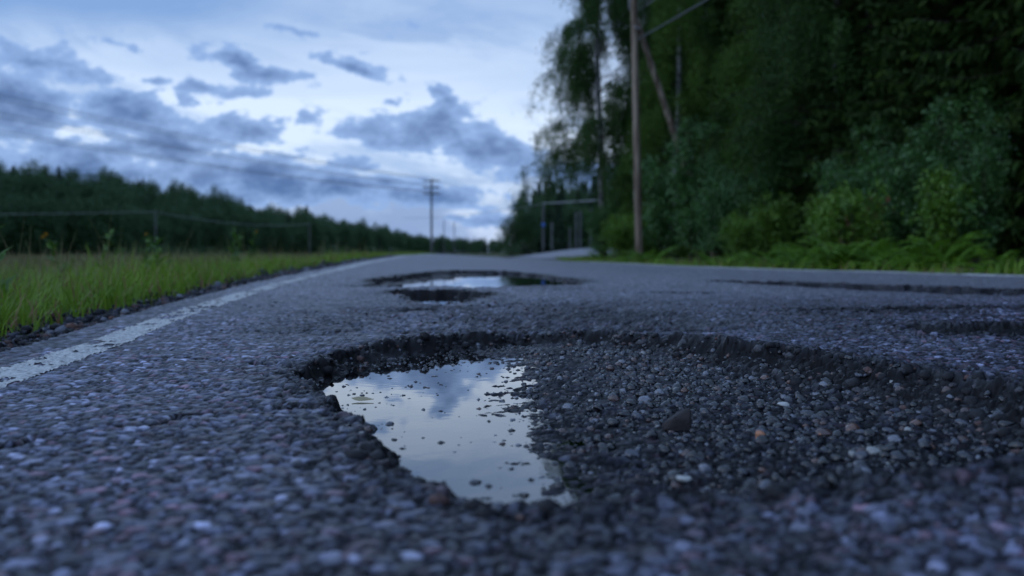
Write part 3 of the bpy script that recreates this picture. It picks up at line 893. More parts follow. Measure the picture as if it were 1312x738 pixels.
# ------------------------------------------------------------------ grass
def blades(g, P, h, wd, lean, seg=3):
    n = len(P)
    th = rng.uniform(0, 2 * np.pi, n)
    D = np.stack([np.cos(th), np.sin(th), np.zeros(n)], 1); S = np.stack([-np.sin(th), np.cos(th), np.zeros(n)], 1)
    rows = []
    for k in range(seg + 1):
        t = k / seg
        c = P + D * (lean * h * t ** 2)[:, None] + np.array([0, 0, 1.0]) * (h * (t - .25 * lean * t * t))[:, None]
        ww = wd * (1 - t ** 1.5) * .5 + .0004
        rows += [c - S * ww[:, None], c + S * ww[:, None]]
    V = np.stack(rows, 1).reshape(-1, 3)
    b = np.arange(n)[:, None] * (2 * (seg + 1))
    Q = np.concatenate([b + np.array([2 * k, 2 * k + 1, 2 * k + 3, 2 * k + 2]) for k in range(seg)], 0)
    g.add(V, Q)

def make_grass():
    g = Geo()
    n = 30000
    y = np.exp(rng.uniform(math.log(1.6), math.log(60), n))
    off = .30 + np.abs(rng.normal(0, 1, n)) * (.5 + .22 * y)
    off = np.where(rng.random(n) < .3, .25 + rng.random(n) * .35, off)
    x = fxl(y) - .12 - off
    cl = fbm(x * 1.5, y * 1.5, 3)
    h = (.07 + .26 * sstep(0, .9, off) * np.clip(cl * 1.6 - .15, .15, 1.2)) * rng.uniform(.4, 1.1, n) * np.interp(y, [3, 9, 25], [1.0, .85, .6])
    kp = rng.random(n) < np.clip((cl - .28) * 4, .25, 1); x, y, off, h = x[kp], y[kp], off[kp], h[kp]; n = len(x)
    wd = rng.uniform(.004, .010, n) * np.clip(y / 7, 1, 4)
    P = np.stack([x, y, ground(x, y) - .01], 1)
    blades(g, P, h, wd, rng.uniform(.1, .9, n))
    ns = 900; ys_ = np.exp(rng.uniform(math.log(2.2), math.log(30), ns)); xs_ = fxl(ys_) - .6 - np.abs(rng.normal(0, 1, ns)) * (.5 + .25 * ys_)
    gs = Geo(); blades(gs, np.stack([xs_, ys_, ground(xs_, ys_)], 1), rng.uniform(.2, .42, ns), rng.uniform(.003, .006, ns) * np.clip(ys_ / 6, 1, 3), rng.uniform(.05, .4, ns))
    tag(gs.build('dry_stalks', M['straw'], None, False), 'thin dry stalks scattered among the roadside grass', 'stalks', kind='stuff')
    tag(g.build('grass', M['grass'], None, False), 'lush green roadside grass left of the gravel shoulder', 'grass', kind='stuff')
    g = Geo(); n = 9000
    y = np.exp(rng.uniform(math.log(14), math.log(170), n)); x = fxl(np.minimum(y, 140)) - 2 - rng.random(n) * (.55 * y)
    P = np.stack([x, y, ground(x, y) - .02], 1)
    blades(g, P, rng.uniform(.12, .34, n), rng.uniform(.02, .05, n) * np.clip(y / 30, 1, 3), rng.uniform(.1, .8, n), 2)
    tag(g.build('meadow', M['straw'], None, False), 'dry pale meadow grass of the field behind the roadside', 'meadow', kind='stuff')
    # low grass along the right verge
    g = Geo(); n = 6000
    y = rng.uniform(6, 48, n); x = np.interp(y, YV, XV) - .25 + np.abs(rng.normal(0, .8, n))
    P = np.stack([x, y, ground(x, y) - .01], 1)
    blades(g, P, rng.uniform(.04, .2, n) * (.5 + fbm(x * 1.2, y * 1.2, 2)), rng.uniform(.008, .02, n), rng.uniform(.2, .9, n))
    tag(g.build('verge_grass', M['grass'], None, False), 'low green grass along the verge under the right hand forest', 'grass', kind='stuff')
make_grass()

# weeds standing above the grass
def weed(x, y, h, lab, flower=0, seed=0, mat='weed'):
    r_ = np.random.default_rng(seed + 100)
    root = empty('wildflower' if flower else 'tall_weed', (x, y, float(ground(x, y))))
    t = np.linspace(0, 1, 7)
    bend = r_.normal(size=2) * .12
    st = np.stack([bend[0] * h * t ** 2, bend[1] * h * t ** 2, h * t], 1)
    g = Geo(); g.tube(st, np.linspace(.006, .003, 7), 5); g.build('stem', M['weed'], root)
    g = Geo(); n = int(26 * max(1, h / .4))
    tt = r_.uniform(.15, .98, n); P = np.stack([np.interp(tt, t, st[:, k]) for k in range(3)], 1)
    a = r_.uniform(0, 6.28, n); D = np.stack([np.cos(a), np.sin(a), r_.uniform(.2, .9, n)], 1)
    g.leaves(P, D, np.tile([0, 0, 1.0], (n, 1)) + r_.normal(size=(n, 3)) * .2, r_.uniform(.06, .12, n) * (1.25 - .6 * tt), r_.uniform(.02, .04, n))
    g.build('foliage', M[mat], root)
    for k in range(flower):
        g = Geo(); m = 16; a = np.linspace(0, 6.28, m, endpoint=False)
        c = st[-1] + np.array([r_.normal() * .02, r_.normal() * .02, .02 * k])
        D = np.stack([np.cos(a), np.sin(a), .25 + 0 * a], 1)
        g.leaves(np.tile(c, (m, 1)), D, np.tile([0, 0, 1.0], (m, 1)), .022, .012)
        g.leaves(np.tile(c + [0, 0, .008], (m, 1)), D + [0, 0, .6], np.tile([0, 0, 1.0], (m, 1)), .017, .010)
        g.build('flower_head', M['petal'], root)
    tag(root, lab, 'wildflower' if flower else 'weed', 'weeds standing above the roadside grass')
    return root
weed(-3.05, 6.75, .42, 'leafy weed with an orange yellow flower nearest the left picture edge', 2, 1)
weed(-2.86, 6.9, .45, 'bright leafy weed just right of the leftmost yellow flower', 0, 2)
weed(-2.95, 8.0, .44, 'leafy weed with a small yellow flower, second flower from the left', 1, 3)
weed(-2.9, 10.5, .46, 'thin pale green weed left of the lone field pole', 0, 4)
weed(-2.72, 9.7, .50, 'tall pointed weed rising right of the lone field pole', 0, 5)
weed(-3.3, 12.6, .50, 'yellow flower in the grass below the middle of the hillside', 2, 6)
weed(-1.75, 3.4, .22, 'low broad weed at the gravel edge near the left border', 0, 7)

for i in range(16):
    y_ = float(np.exp(rng.uniform(math.log(3.5), math.log(16)))); x_ = float(fxl(y_)) - .7 - abs(rng.normal()) * (.3 + .16 * y_)
    weed(x_, y_, rng.uniform(.2, .36), 'leafy green weed among the roadside grass', 0, 40 + i)
# ------------------------------------------------------------------ trees
def trunk_pts(h, sway, seed, m=10):
    r_ = np.random.default_rng(seed)
    t = np.linspace(0, 1, m); ph = r_.random(2) * 6
    return np.stack([sway * np.sin(t * 2.5 + ph[0]) * t, sway * np.cos(t * 2.1 + ph[1]) * t, h * t], 1), t

def birch_mesh(seed, h=14, crown=3.2, strands=620, low=.12, leafmat='birch_leaf', per=46):
    r_ = np.random.default_rng(seed)
    root = empty('birch_tree'); tp, t = trunk_pts(h, .35, seed)
    g = Geo(); g.tube(tp, .16 * (1 - .85 * t) + .01, 9); g.build('trunk', M['birch_bark'], root, True)
    gb, gl = Geo(), Geo()
    nb = 84; ends = []
    for k in range(nb):
        u = low + (1 - low) * (k + r_.random()) / nb * .97
        p0 = np.array([np.interp(u, t, tp[:, i]) for i in range(3)])
        a = r_.uniform(0, 6.28); L = crown * (1.1 - .75 * u) * r_.uniform(.65, 1.15) * min(1, .55 + u * 2.2)
        s = np.linspace(0, 1, 7)
        br = p0 + np.stack([np.cos(a) * L * s, np.sin(a) * L * s, L * (.55 * s - .62 * s ** 2.2)], 1) + r_.normal(size=(7, 3)) * .06 * s[:, None]
        gb.tube(br, np.linspace(.035 * (1.2 - u), .006, 7), 4, False); ends.append(br)
    for k in range(strands):
        br = ends[r_.integers(nb)]; s = r_.uniform(.25, 1) ** .7
        p = np.array([np.interp(s, np.linspace(0, 1, 7), br[:, i]) for i in range(3)])
        L = r_.uniform(.5, 2.0) * (.5 + .5 * s); a = r_.uniform(0, 6.28); sw = r_.uniform(.05, .35)
        q = np.linspace(0, 1, 5)
        st = p + np.stack([np.cos(a) * sw * L * np.sin(q * 1.6), np.sin(a) * sw * L * np.sin(q * 1.6), -L * q ** 1.3 + .1 * q], 1)
        gb.tube(st, .004, 3, False)
        n = int(per * L / 1.2) + 6; v = r_.random(n)
        P = np.stack([np.interp(v, q, st[:, i]) for i in range(3)], 1) + r_.normal(size=(n, 3)) * .12
        D = r_.normal(size=(n, 3)) * .6 + [0, 0, -.9]
        gl.leaves(P, D, r_.normal(size=(n, 3)), r_.uniform(.05, .085, n), r_.uniform(.04, .06, n))
    tag(gb.build('branches', M['twig'], root), kind='stuff'); gl.build('crown', M[leafmat], root)
    return root

def spruce_mesh(seed, h=16, rad=2.6, low=.03, dens=1.0):
    r_ = np.random.default_rng(seed)
    root = empty('spruce_tree'); tp, t = trunk_pts(h, .1, seed)
    g = Geo(); g.tube(tp, .2 * (1 - .93 * t) + .01, 9); g.build('trunk', M['bark'], root, True)
    gb, gl = Geo(), Geo()
    z = low * h
    while z < h * .985:
        u = z / h
        nb = r_.integers(5, 8)
        for a in np.linspace(0, 6.28, nb, endpoint=False) + r_.random() * 6:
            L = (rad * (1 - u) ** .8 * r_.uniform(.75, 1.15) + .15) * (.75 + .25 * min(1, u * 8))
            s = np.linspace(0, 1, 6); drop = .38 + .25 * r_.random()
            d2 = np.array([np.cos(a), np.sin(a)])
            br = np.stack([d2[0] * L * s, d2[1] * L * s, z + L * (-drop * s + .30 * s ** 2.5)], 1)
            gb.tube(br, np.linspace(.022, .005, 6), 3, False)
            n = int(56 * L * dens) + 6; v = r_.uniform(.08, 1, n) ** .8
            P = np.stack([np.interp(v, s, br[:, i]) for i in range(3)], 1)
            sd = np.where(r_.random(n) < .5, 1, -1); fw = r_.uniform(.2, .9, n)
            D = np.stack([d2[0] * fw - d2[1] * sd, d2[1] * fw + d2[0] * sd, -r_.uniform(.2, 1.5, n)], 1) + r_.normal(size=(n, 3)) * .2
            gl.leaves(P, D, r_.normal(size=(n, 3)) * .5 + [0, 0, .8], r_.uniform(.25, .55, n) * (1.15 - .5 * v), r_.uniform(.05, .11, n))
        z += r_.uniform(.22, .38) * (1 + .4 * u)
    tag(gb.build('branches', M['bark'], root), kind='stuff'); gl.build('crown', M['spruce'], root)
    return root

def sapling_mesh(seed, h=3.5, rad=1.2, n=5200, mat='sapling', leaf=(.06, .11), name='sapling'):
    r_ = np.random.default_rng(seed)
    root = empty(name); gb, gl = Geo(), Geo()
    ns = r_.integers(5, 9)
    tw = []
    for k in range(ns):
        a = r_.uniform(0, 6.28); ln = h * r_.uniform(.6, 1.0); sp = rad * r_.uniform(.15, .75)
        s = np.linspace(0, 1, 8)
        st = np.stack([np.cos(a) * (sp * s ** 1.3 + .1), np.sin(a) * (sp * s ** 1.3 + .1), ln * s], 1) + r_.normal(size=(8, 3)) * .04 * s[:, None]
        gb.tube(st, np.linspace(.022, .006, 8), 5, False)
        for j in range(16):
            u = r_.uniform(.12, 1); p = np.array([np.interp(u, s, st[:, i]) for i in range(3)])
            b = r_.uniform(0, 6.28); L = r_.uniform(.25, .8) * rad * (1.15 - .6 * u)
            e = p + np.array([np.cos(b) * L, np.sin(b) * L, L * r_.uniform(-.1, .8)])
            gb.tube(np.array([p, (p + e) / 2 + [0, 0, .06 * L], e]), [.007, .005, .003], 3, False)
            tw.append((p, e))
    tw_p = np.array([x[0] for x in tw]); tw_e = np.array([x[1] for x in tw])
    i = r_.integers(len(tw), size=n); v = r_.random(n)[:, None] ** .7
    P = tw_p[i] * (1 - v) + tw_e[i] * v + r_.normal(size=(n, 3)) * .09 * rad
    P[:, 2] = np.abs(P[:, 2])
    D = r_.normal(size=(n, 3)) + [0, 0, -.3]
    gl.leaves(P, D, r_.normal(size=(n, 3)) * .7 + [0, 0, .9], r_.uniform(*leaf, n), r_.uniform(leaf[0] * .75, leaf[1] * .8, n))
    tag(gb.build('stems', M['twig'], root), kind='stuff'); gl.build('foliage', M[mat], root)
    return root

def fern_mesh(seed, h=.8, mat='fern', name='fern'):
    r_ = np.random.default_rng(seed); root = empty(name); g = Geo(); gs = Geo()
    for k in range(16):
        a = r_.uniform(0, 6.28); L = h * r_.uniform(.7, 1.3); s = np.linspace(0, 1, 9)
        el_ = r_.uniform(.5, 1.1)
        fr = np.stack([np.cos(a) * L * s * .8, np.sin(a) * L * s * .8, L * (el_ * s - .55 * s ** 2.2)], 1)
        gs.tube(fr, np.linspace(.006, .002, 9), 3, False)
        n = 44; v = np.linspace(.12, 1, n); P = np.stack([np.interp(v, s, fr[:, i]) for i in range(3)], 1)
        sd = np.where(np.arange(n) % 2, 1, -1)
        D = np.stack([-np.sin(a) * sd + .4 * np.cos(a), np.cos(a) * sd + .4 * np.sin(a), -.25 + 0 * sd], 1)
        g.leaves(P, D, np.tile([0, 0, 1.0], (n, 1)) + r_.normal(size=(n, 3)) * .15, .24 * h * (1.1 - v) + .03, .055 * h + .01)
    tag(gs.build('stalks', M[mat], root), kind='stuff'); tag(g.build('fronds', M[mat], root), kind='stuff')
    return root

def far_spruce_mesh(seed, h=11, rad=1.7):
    r_ = np.random.default_rng(seed); root = empty('spruce_tree'); g = Geo(); tp, t = trunk_pts(h, .05, seed)
    gt = Geo(); gt.tube(tp, .13 * (1 - .9 * t) + .01, 6); gt.build('trunk', M['bark'], root)
    n = 1900; u = r_.random(n) ** .85 * .97 + .03
    a = r_.uniform(0, 6.28, n); rr = rad * (1 - u) ** .85 * (.55 + .45 * np.sin(u * 60 + a * 2) ** 2) * r_.uniform(.35, 1, n)
    P = np.stack([np.cos(a) * rr * .75, np.sin(a) * rr * .75, u * h], 1)
    D = np.stack([np.cos(a), np.sin(a), -.55 + 0 * a], 1) + r_.normal(size=(n, 3)) * .25
    g.leaves(P, D, np.tile([0, 0, 1.0], (n, 1)) + r_.normal(size=(n, 3)) * .5, .25 + .5 * (1 - u), .2 + .15 * (1 - u))
    g.build('crown', M['far_spruce'], root)
    return root
def far_broad_mesh(seed, h=10, rad=2.2, name='broadleaf_tree', mat='far_green', low=.12, n=2600):
    r_ = np.random.default_rng(seed); root = empty(name); g = Geo(); tp, t = trunk_pts(h * .8, .3, seed)
    gt = Geo(); gt.tube(tp, .14 * (1 - .85 * t) + .01, 6); gt.build('trunk', M['bark'], root)
    nc = 60; c = r_.normal(size=(nc, 3)); c /= np.linalg.norm(c, axis=1)[:, None]; c *= r_.random((nc, 1)) ** .4
    C = c * [rad, rad, h * (1 - low) / 2 * .9] + [0, 0, h * (low + (1 - low) / 2)]
    i = r_.integers(nc, size=n); P = C[i] + r_.normal(size=(n, 3)) * rad * .17
    P[:, 2] = np.maximum(P[:, 2], .05)
    g.leaves(P, r_.normal(size=(n, 3)) + [0, 0, -.3], r_.normal(size=(n, 3)) + [0, 0, .6], r_.uniform(.13, .26, n) * rad / 2.2, r_.uniform(.11, .2, n) * rad / 2.2)
    g.build('crown', M[mat], root)
    return root

def copy_tree(o):
    c = o.copy(); COL.objects.link(c)
    for ch in o.children:
        d = ch.copy(); COL.objects.link(d); d.parent = c
    return c
_used = set()
def place(proto, x, y, scale=1.0, rz=None, lab=None, cat=None, group=None, dz=0.0, lean=(0, 0)):
    o = proto if proto.name not in _used and proto.get('_p') is None else copy_tree(proto)
    proto['_p'] = 1
    if '_p' in o and o is not proto: del o['_p']
    o.location = (x, y, float(ground(x, y)) - .03 + dz)
    o.rotation_euler = (lean[0], lean[1], rng.random() * 6.28 if rz is None else rz)
    o.scale = (scale, scale, scale * rng.uniform(.93, 1.08))
    tag(o, lab, cat, group)
    return o

# --- right-hand forest
birchA = birch_mesh(1, 12.5, 3.8, 1700, .25, per=58)
birchB = birch_mesh(2, 12.5, 2.8, 1100, .04, 'birch_light', 58)
spruceA, spruceB, spruceC = spruce_mesh(3, 17, 2.7), spruce_mesh(4, 14, 2.3), spruce_mesh(9, 15, 2.5)
sapA, sapB, sapC = sapling_mesh(5, 3.4, 1.25, 4600, leaf=(.075, .125)), sapling_mesh(6, 2.4, 1.0, 3400, 'willow', (.07, .12)), sapling_mesh(7, 5.2, 1.2, 5000, 'sapling', (.08, .14))
fernA, fernB, redbush = fern_mesh(1, .8), fern_mesh(2, .6), sapling_mesh(11, .9, .5, 500, 'red_leaf', (.05, .08), 'bush')

def vx(y): return float(np.interp(y, YV, XV))
GF = 'forest beyond the right verge'
place(birchA, 3.95, 43.0, 1.1, .4, 'tall drooping birch at the left end of the right hand forest, against the sky', 'birch', GF)
place(birchA, 6.4, 45.0, .95, 4.4, 'dark birch close behind the sky edge birch', 'birch', GF)
place(birchB, 6.3, 39.0, .95, 1.0, 'lighter green birch just behind the tall wooden pole', 'birch', GF)
place(birchA, 8.8, 46.0, 1.05, 2.6, 'dark birch behind the braced wooden pole, right of the sky edge birch', 'birch', GF)
place(birchB, 9.4, 34.0, 1.0, 3.7, 'light green birch with pale trunk right of the leaning brace pole', 'birch', GF)
place(birchA, 8.0, 24.8, .9, 5.0, 'birch with hanging dark foliage at the middle of the right hand forest', 'birch', GF)
DEEP = 'dark spruce standing among others in the shadowed right hand forest'
spots = []
for (x, y) in [(9.2, 31), (10.9, 28.5), (9.6, 24.5), (11.6, 26.5), (12.6, 30), (10.2, 20.6), (12.0, 22.2), (14.0, 24.5), (10.2, 17.0), (12.4, 18.5), (14.6, 20.5), (10.2, 14.2), (12.6, 15.0), (14.8, 17), (10.8, 11), (13.2, 11.5), (8.4, 36.5), (11.5, 36), (13.5, 33), (16, 26), (15.5, 35), (9.6, 41), (12.5, 42), (16, 40), (10.2, 8.2), (12.6, 7.5), (17, 14), (17.5, 20), (19, 29), (14, 48), (18, 45), (11, 47), (10.5, 5), (11, 1.5), (10.5, 77), (13, 80), (16, 79), (12, 88), (20, 84), (7.2, 45.2), (20, 34), (19, 24), (22, 39), (21, 30), (18.5, 17), (19, 11), (16, 9), (23, 26), (24, 45), (15.5, 30.5), (17.5, 33), (12.2, 33.5), (10.3, 38.5), (13.2, 26.8), (9.2, 46.3), (8.7, 42.2)]:
    p = (spruceA, spruceB, spruceC)[len(spots) % 3]
    spots.append(place(p, x - 1.1 * float(sstep(32, 25, y)) + rng.normal() * .3, y + rng.normal() * .3, rng.uniform(.85, 1.15), None, DEEP, 'spruce', GF))
GS = 'saplings and bushes along the right verge'
for (p, x, y, s, lab) in [
    (sapA, 5.1, 33.5, 1.0, 'blue green leafy bush just right of the tall wooden pole'),
    (sapA, 6.5, 26.3, .68, 'rounded blue green bush in the middle of the right verge'),
    (sapC, 6.2, 29.8, .65, 'slim tall sapling behind the blue green bushes, right of the pole'),
    (sapB, 4.6, 38.2, .9, 'yellowish green bush at the foot of the tall wooden pole'),
    (sapB, 4.9, 42.6, 1.25, 'brownish green bush at the tip of the verge beside the side road'),
    (sapA, 8.0, 19.3, .62, 'pale leafed sapling above the bright ferns'),
    (sapC, 8.1, 15.9, .52, 'tall sapling with shining blue green leaves near the right picture edge'),
    (sapA, 7.2, 15.3, .58, 'broad blue green bush below the tall shining sapling'),
    (sapC, 7.1, 12.6, .4, 'leafy sapling nearest the right picture edge'),
    (sapB, 6.9, 12.9, .55, 'yellow green bush low at the right picture edge'),
    (sapB, 7.1, 22.6, .7, 'willow bush behind the bright ferns left of the pale sapling'),
    (sapC, 9.2, 17.2, .6, 'tall sapling deep behind the shining one, partly hidden'),
    (sapB, 6.0, 30.2, .6, 'low willow bush in front of the slim tall sapling'),
    (sapB, 6.4, 16.3, .5, 'low yellow green bush among the ferns, left one'),
    (sapB, 6.0, 14.2, .55, 'low yellow green bush among the ferns, right one'),
    (sapB, 5.6, 19.0, .45, 'small bright bush at the verge below the rounded middle bush'),
    (sapC, 5.85, 25.4, .72, 'leafy sapling in front of the lower part of the leaning brace'),
    (sapA, 5.9, 22.6, .62, 'bush at the verge between the brace and the middle bush'),
    (sapC, 7.6, 25.2, .68, 'tall leafy sapling behind the rounded middle bush'),
    (sapA, 7.4, 18.4, .6, 'large blue green bush left of the small red bush'),
    (sapC, 8.9, 20.6, .6, 'tall sapling rising behind the bright ferns'),
    (sapB, 5.6, 45.0, 1.3, 'dense bush closing the gap behind the verge tip'),
    (sapA, 3.7, 41.5, .75, 'dark green bush under the sky edge birch'),
    (sapC, 4.6, 40.6, .8, 'slim sapling beside the foot of the sky edge birch'),
    (sapB, 3.9, 36.0, .75, 'small willow bush left of the tall wooden pole'),
]:
    place(p, x - 1.2 * float(sstep(32, 25, y)), y, s, None, lab, 'bush', GS)
place(redbush, 5.2, 15.2, 1.0, None, 'small red leafed bush low on the right verge', 'bush', GS)
for i in range(46):
    y = rng.uniform(9, 34); off = abs(rng.normal()) * .7 + .35
    if i < 32: y = rng.uniform(11.2, 16.8); off = .45 + rng.random() * 1.3
    place((fernA, fernB)[i % 2], vx(y) + off, y, rng.uniform(.4, .85), None, 'bright green fern at the foot of the right hand forest', 'fern', 'ferns along the right verge')

# --- hillside forest on the left
fs = [far_spruce_mesh(21, 11, 2.5), far_spruce_mesh(22, 12.5, 2.7), far_spruce_mesh(23, 10, 2.4)]
fb = [far_broad_mesh(31, 10.5, 3.4, low=.03, n=5600), far_broad_mesh(32, 10, 3.7, low=.03, n=5600), far_broad_mesh(33, 11.5, 3.3, low=.03, n=5600)]
n_hill = 0
for k in range(350):
    gr = (k * .618034) % 1
    bt = -.58 + .38 * gr if k % 5 > 1 else -.22 + .215 * gr
    if k % 11 == 0: bt = rng.uniform(-.9, -.57)
    d0 = float(np.interp(bt, EB, ED))
    r = (k // 2 % 3) * .17 + rng.random() * .17
    if k // 2 % 3 == 0: r = rng.random() * .03
    d = d0 * (1 + r)
    sc = np.interp(bt, [-.9, -.514, -.357, -.2, -.122, -.04, 0], [1.4, 1.38, 1.24, 1.16, 1.2, 1.05, .9]) * rng.uniform(.85, 1.1) * (.8 if r < .04 else 1.0)
    con = rng.random() < (.12 if r < .05 else .28)
    p = (fs if con else fb)[rng.integers(3)]
    sc *= .86 if con else 1.0
    place(p, bt * d, d, sc, None, 'dark spruce in the forest on the left hillside' if con else 'dark round crowned tree in the forest on the left hillside', 'spruce' if con else 'tree', 'trees of the left hillside forest')
for k in range(18):
    bt = -.10 + .0072 * k + rng.normal() * .002; d = 520 + rng.normal() * 25
    con = k % 3 == 1
    place((fs if con else fb)[k % 3], bt * d, d, rng.uniform(.75, 1.0), None, 'distant spruce where the road disappears' if con else 'distant round crowned tree where the road disappears', 'spruce' if con else 'tree', 'far trees at the end of the road', dz=-2.0)
# --- wood beyond the side road
for k, (bt, d, s) in enumerate([(.0, 150, .55), (.01, 165, .8), (.018, 158, .85), (.027, 170, 1.0), (.034, 160, .9), (.042, 172, 1.05), (.05, 160, .92), (.057, 168, 1.08), (.066, 158, .95), (.074, 170, 1.0), (.082, 160, .95), (.09, 172, 1.02), (.1, 160, 1.0), (.11, 168, 1.0), (.12, 150, 1.0), (.022, 185, .95), (.038, 190, 1.12), (.054, 188, 1.1), (.07, 192, 1.1), (.086, 190, 1.1), (.014, 150, .62), (.046, 145, .72), (.062, 148, .74), (.078, 146, .72), (.094, 148, .7), (.13, 165, 1), (.14, 150, 1)]):
    con = k % 5 != 2 and k not in (0, 20)
    place((fs if con else fb)[k % 3], bt * d, d, s * 1.12, None, 'spruce in the wood beyond the side road' if con else 'round crowned tree in the wood beyond the side road', 'spruce' if con else 'tree', 'trees beyond the side road')
# --- bushes at the foot of the hillside
fbush = far_broad_mesh(41, 2.0, 1.9, 'bush', 'far_bush', .0, 900)
for i, (px, d, s) in enumerate([(160, 128, .8), (190, 130, 1.0), (215, 132, 1.1), (245, 131, .9), (270, 133, 1.0), (300, 136, .8), (425, 150, 1.1), (445, 155, .9), (480, 160, 1.0), (510, 150, .8), (655, 105, .7)]):
    labs = 'round dark bush in the row at the far edge of the field'
    place(fbush, (px - 656) / 1276 * d, d, s, None, labs if px < 600 else 'single green bush left of the wood beyond the side road', 'bush', 'bushes along the far field edge')

# ------------------------------------------------------------------ poles and wires
def wire(g, a, b, sag, r, n=26):
    t = np.linspace(0, 1, n)[:, None]
    p = np.asarray(a, float) * (1 - t) + np.asarray(b, float) * t
    p[:, 2] -= (4 * sag * t * (1 - t))[:, 0]
    g.tube(p, r, 4, False)
# braced wooden pole at the right verge
px0, py0 = 3.35, 26.2
gz = float(ground(px0, py0))
pole = empty('utility_pole', (px0, py0, gz))
top = np.array([-.21, 0, 8.4])
g = Geo(); t = np.linspace(0, 1, 12)[:, None]; g.tube(top * t + np.array([0, 0, -.2]) * (1 - t), np.linspace(.105, .085, 12), 12); g.build('post', M['pole'], pole, True)
g = Geo(); A = top * .755 + np.array([.05, .05, 0]); B = np.array([2.35, 1.2, -.2]); g.tube(A * (1 - t) + B * t, np.linspace(.075, .095, 12), 10); g.build('brace', M['pole'], pole, True)
g = Geo(); g.tube(np.array([[-.2, -.16, 7.9], [-.2, .16, 7.9]]), .02, 8); g.tube(np.array([[-.18, -.14, 6.1], [-.05, -.12, 6.05], [.03, .06, 6.05]]), .018, 6); g.build('bracket', M['steel'], pole)
g = Geo(); g.box((-.29, -.02, 7.0), (.05, .05, .9)); g.build('conduit', M['steel'], pole)
tag(pole, 'tall brown wooden pole with a leaning brace at the right verge', 'utility pole')
def cable(name, a, b, sag, r, mat, lab, n=26, grp=None):
    g = Geo(); wire(g, np.subtract(b, a) * 0, np.subtract(b, a), sag, r, n)
    o = g.build(name, mat, None, True, loc=tuple(a)); return tag(o, lab, 'cable', grp)
pt = np.array([px0, py0, gz]) + top * .685
cable('overhead_cable', pt, (13.0, 7.0, 9.6), .3, .022, M['cable'], 'thick grey cable rising right from the braced wooden pole')
pt2 = np.array([px0, py0, gz]) + top * .77
cable('overhead_cable', pt2, (13.5, 8.0, 12.0), .3, .014, M['cable'], 'thin dark cable above the thick one at the braced pole')
# tall pole in the middle distance with three tiers of arms
def line_pole(x, y, h, tiers, lab, sc=1.0, arm=1.9, r=.16):
    root = empty('power_pole', (x, y, float(ground(x, y)) - .1))
    g = Geo(); tt = np.linspace(0, 1, 8)[:, None]; g.tube(np.array([[0, 0, h]]) * tt, np.linspace(r, r * .7, 8), 10); g.build('post', M['grey_pole'], root, True)
    for k in range(tiers):
        zz = h - .35 - k * 1.0
        g = Geo(); g.box((0, -.2, zz), (arm, .16, .2)); a_ = g.build('cross_arm', M['grey_pole'], root)
        for s in (-1, -.5, .5, 1):
            gi = Geo(); gi.tube(np.array([[s * arm * .46, -.13, zz + .07], [s * arm * .46, -.13, zz + .17], [s * arm * .46, -.13, zz + .30]]), [.03, .06, .045], 8); gi.build('insulator', M['porcelain'], a_)
    return tag(root, lab, 'utility pole')
LP = (-12.75, 158.0)
line_pole(LP[0], LP[1], 12.6, 3, 'tall dark pole with three tiers of cross arms in the middle of the picture', arm=2.6, r=.21)
zt = float(ground(*LP)) + 12.6
for k in range(3):
    for j, s in enumerate((-1, -.5, .5, 1)):
        b = (-48 + s * 1.2, 30, zt + .6 - k * 1.35)
        cable('overhead_wire', (LP[0] + s * .87, LP[1] - .13, zt - .1 - k), b, 1.1, .014, M['cable'], 'thin wire of the bundle crossing the sky on the left', 40, 'wires running from the tall middle pole to the left')
for k in range(3):
    cable('overhead_wire', (LP[0], LP[1], zt - .1 - k), (38 + 4 * k, 330, zt + 1 - k), 2.2, .02, M['cable'], 'thin wire leading right from the tall middle pole', 26, 'wires running from the tall middle pole to the right')
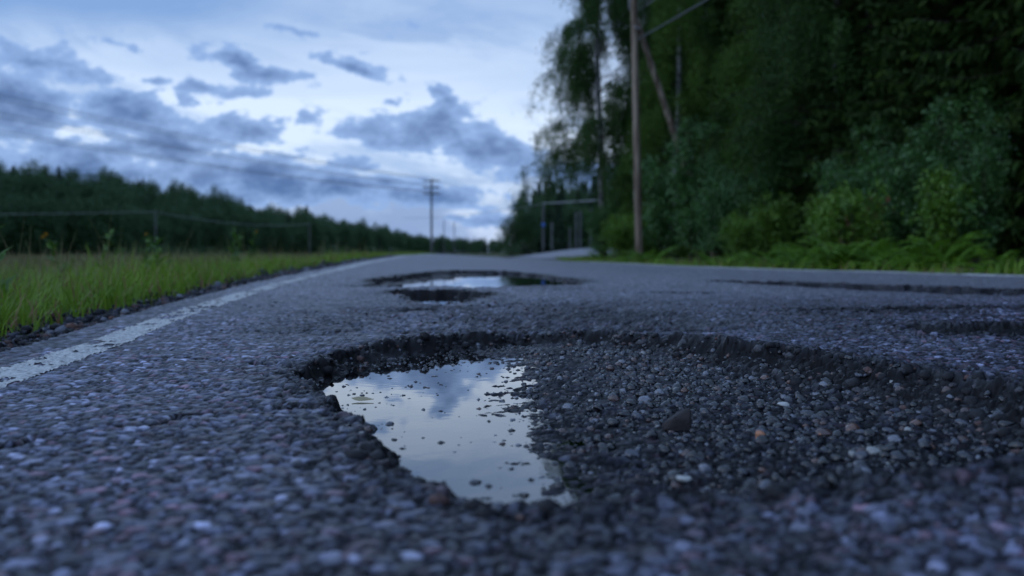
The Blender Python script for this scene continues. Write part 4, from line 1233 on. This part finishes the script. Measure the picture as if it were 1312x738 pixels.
# small poles
def small_pole(px, d, h, lab, r=.11, mat='grey_pole', extra=None):
    x = (px - 656) / 1276 * d
    root = empty('wooden_pole', (x, d, float(ground(x, d)) - .1))
    g = Geo(); tt = np.linspace(0, 1, 6)[:, None]; g.tube(np.array([[0, 0, h]]) * tt, np.linspace(r, r * .8, 6), 8); g.build('post', M[mat], root, True)
    g = Geo(); g.tube(np.array([[0, -r, h - .25], [0, -r - .12, h - .2], [0, -r - .12, h - .05]]), [.02, .02, .03], 6); g.build('insulator', M['porcelain'], root)
    if extra == 'sign':
        g = Geo(); a = np.linspace(0, 6.283, 20, endpoint=False)
        yy = -r - .03
        V = np.concatenate([np.stack([.2 * np.cos(a), 0 * a + yy, .2 * np.sin(a)], 1), np.stack([.2 * np.cos(a), 0 * a + yy + .02, .2 * np.sin(a)], 1), [[0, yy, 0], [0, yy + .02, 0]]])
        F = [(i, (i + 1) % 20, 20 + (i + 1) % 20, 20 + i) for i in range(20)]; T = [(40, (i + 1) % 20, i) for i in range(20)] + [(41, 20 + i, 20 + (i + 1) % 20) for i in range(20)]
        g.add(V + [0, 0, 3.0], F, T); g.build('sign_plate', M['blue_sign'], root)
    tag(root, lab, 'pole')
    return np.array([x, d, float(ground(x, d)) - .1 + h - .05])
f1 = small_pole(200, 140, 7.0, 'lone grey pole in the field before the left hillside')
f2 = small_pole(397, 190, 6.6, 'faint grey pole against the hillside left of the tall middle pole')
small_pole(569, 260, 9.5, 'small pole just right of the tall middle pole', .14)
small_pole(582, 250, 8.6, 'second small pole right of the tall middle pole', .14)
w1 = small_pole(696, 100, 5.2, 'grey pole with a round blue sign beyond the side road', .13, extra='sign')
small_pole(707, 108, 3.4, 'short grey post right of the pole with the blue sign', .12)
small_pole(738, 100, 4.1, 'left post of the pair of grey posts beyond the side road', .11)
small_pole(743.5, 100, 4.2, 'right post of the pair of grey posts beyond the side road', .11)
small_pole(730, 112, 2.9, 'low leaning post left of the pair of grey posts', .09)
small_pole(757, 95, 4.2, 'grey post beside the bush at the tip of the verge', .1)
cable('overhead_wire', f1, (-150, 125, f1[2] + .8), 1.0, .022, M['bright_cable'], 'pale wire running left from the lone field pole', 30)
cable('overhead_wire', f1, f2, .9, .022, M['bright_cable'], 'pale wire running right from the lone field pole', 30)
cable('overhead_cable', w1, (22, 60, 5.0), .25, .05, M['bright_cable'], 'thick pale cable from the blue sign pole into the trees', 20)
cable('overhead_cable', w1 - [0, 0, .05], (-22, 200, 7.0), .5, .03, M['cable'], 'dark cable running left from the blue sign pole', 20)
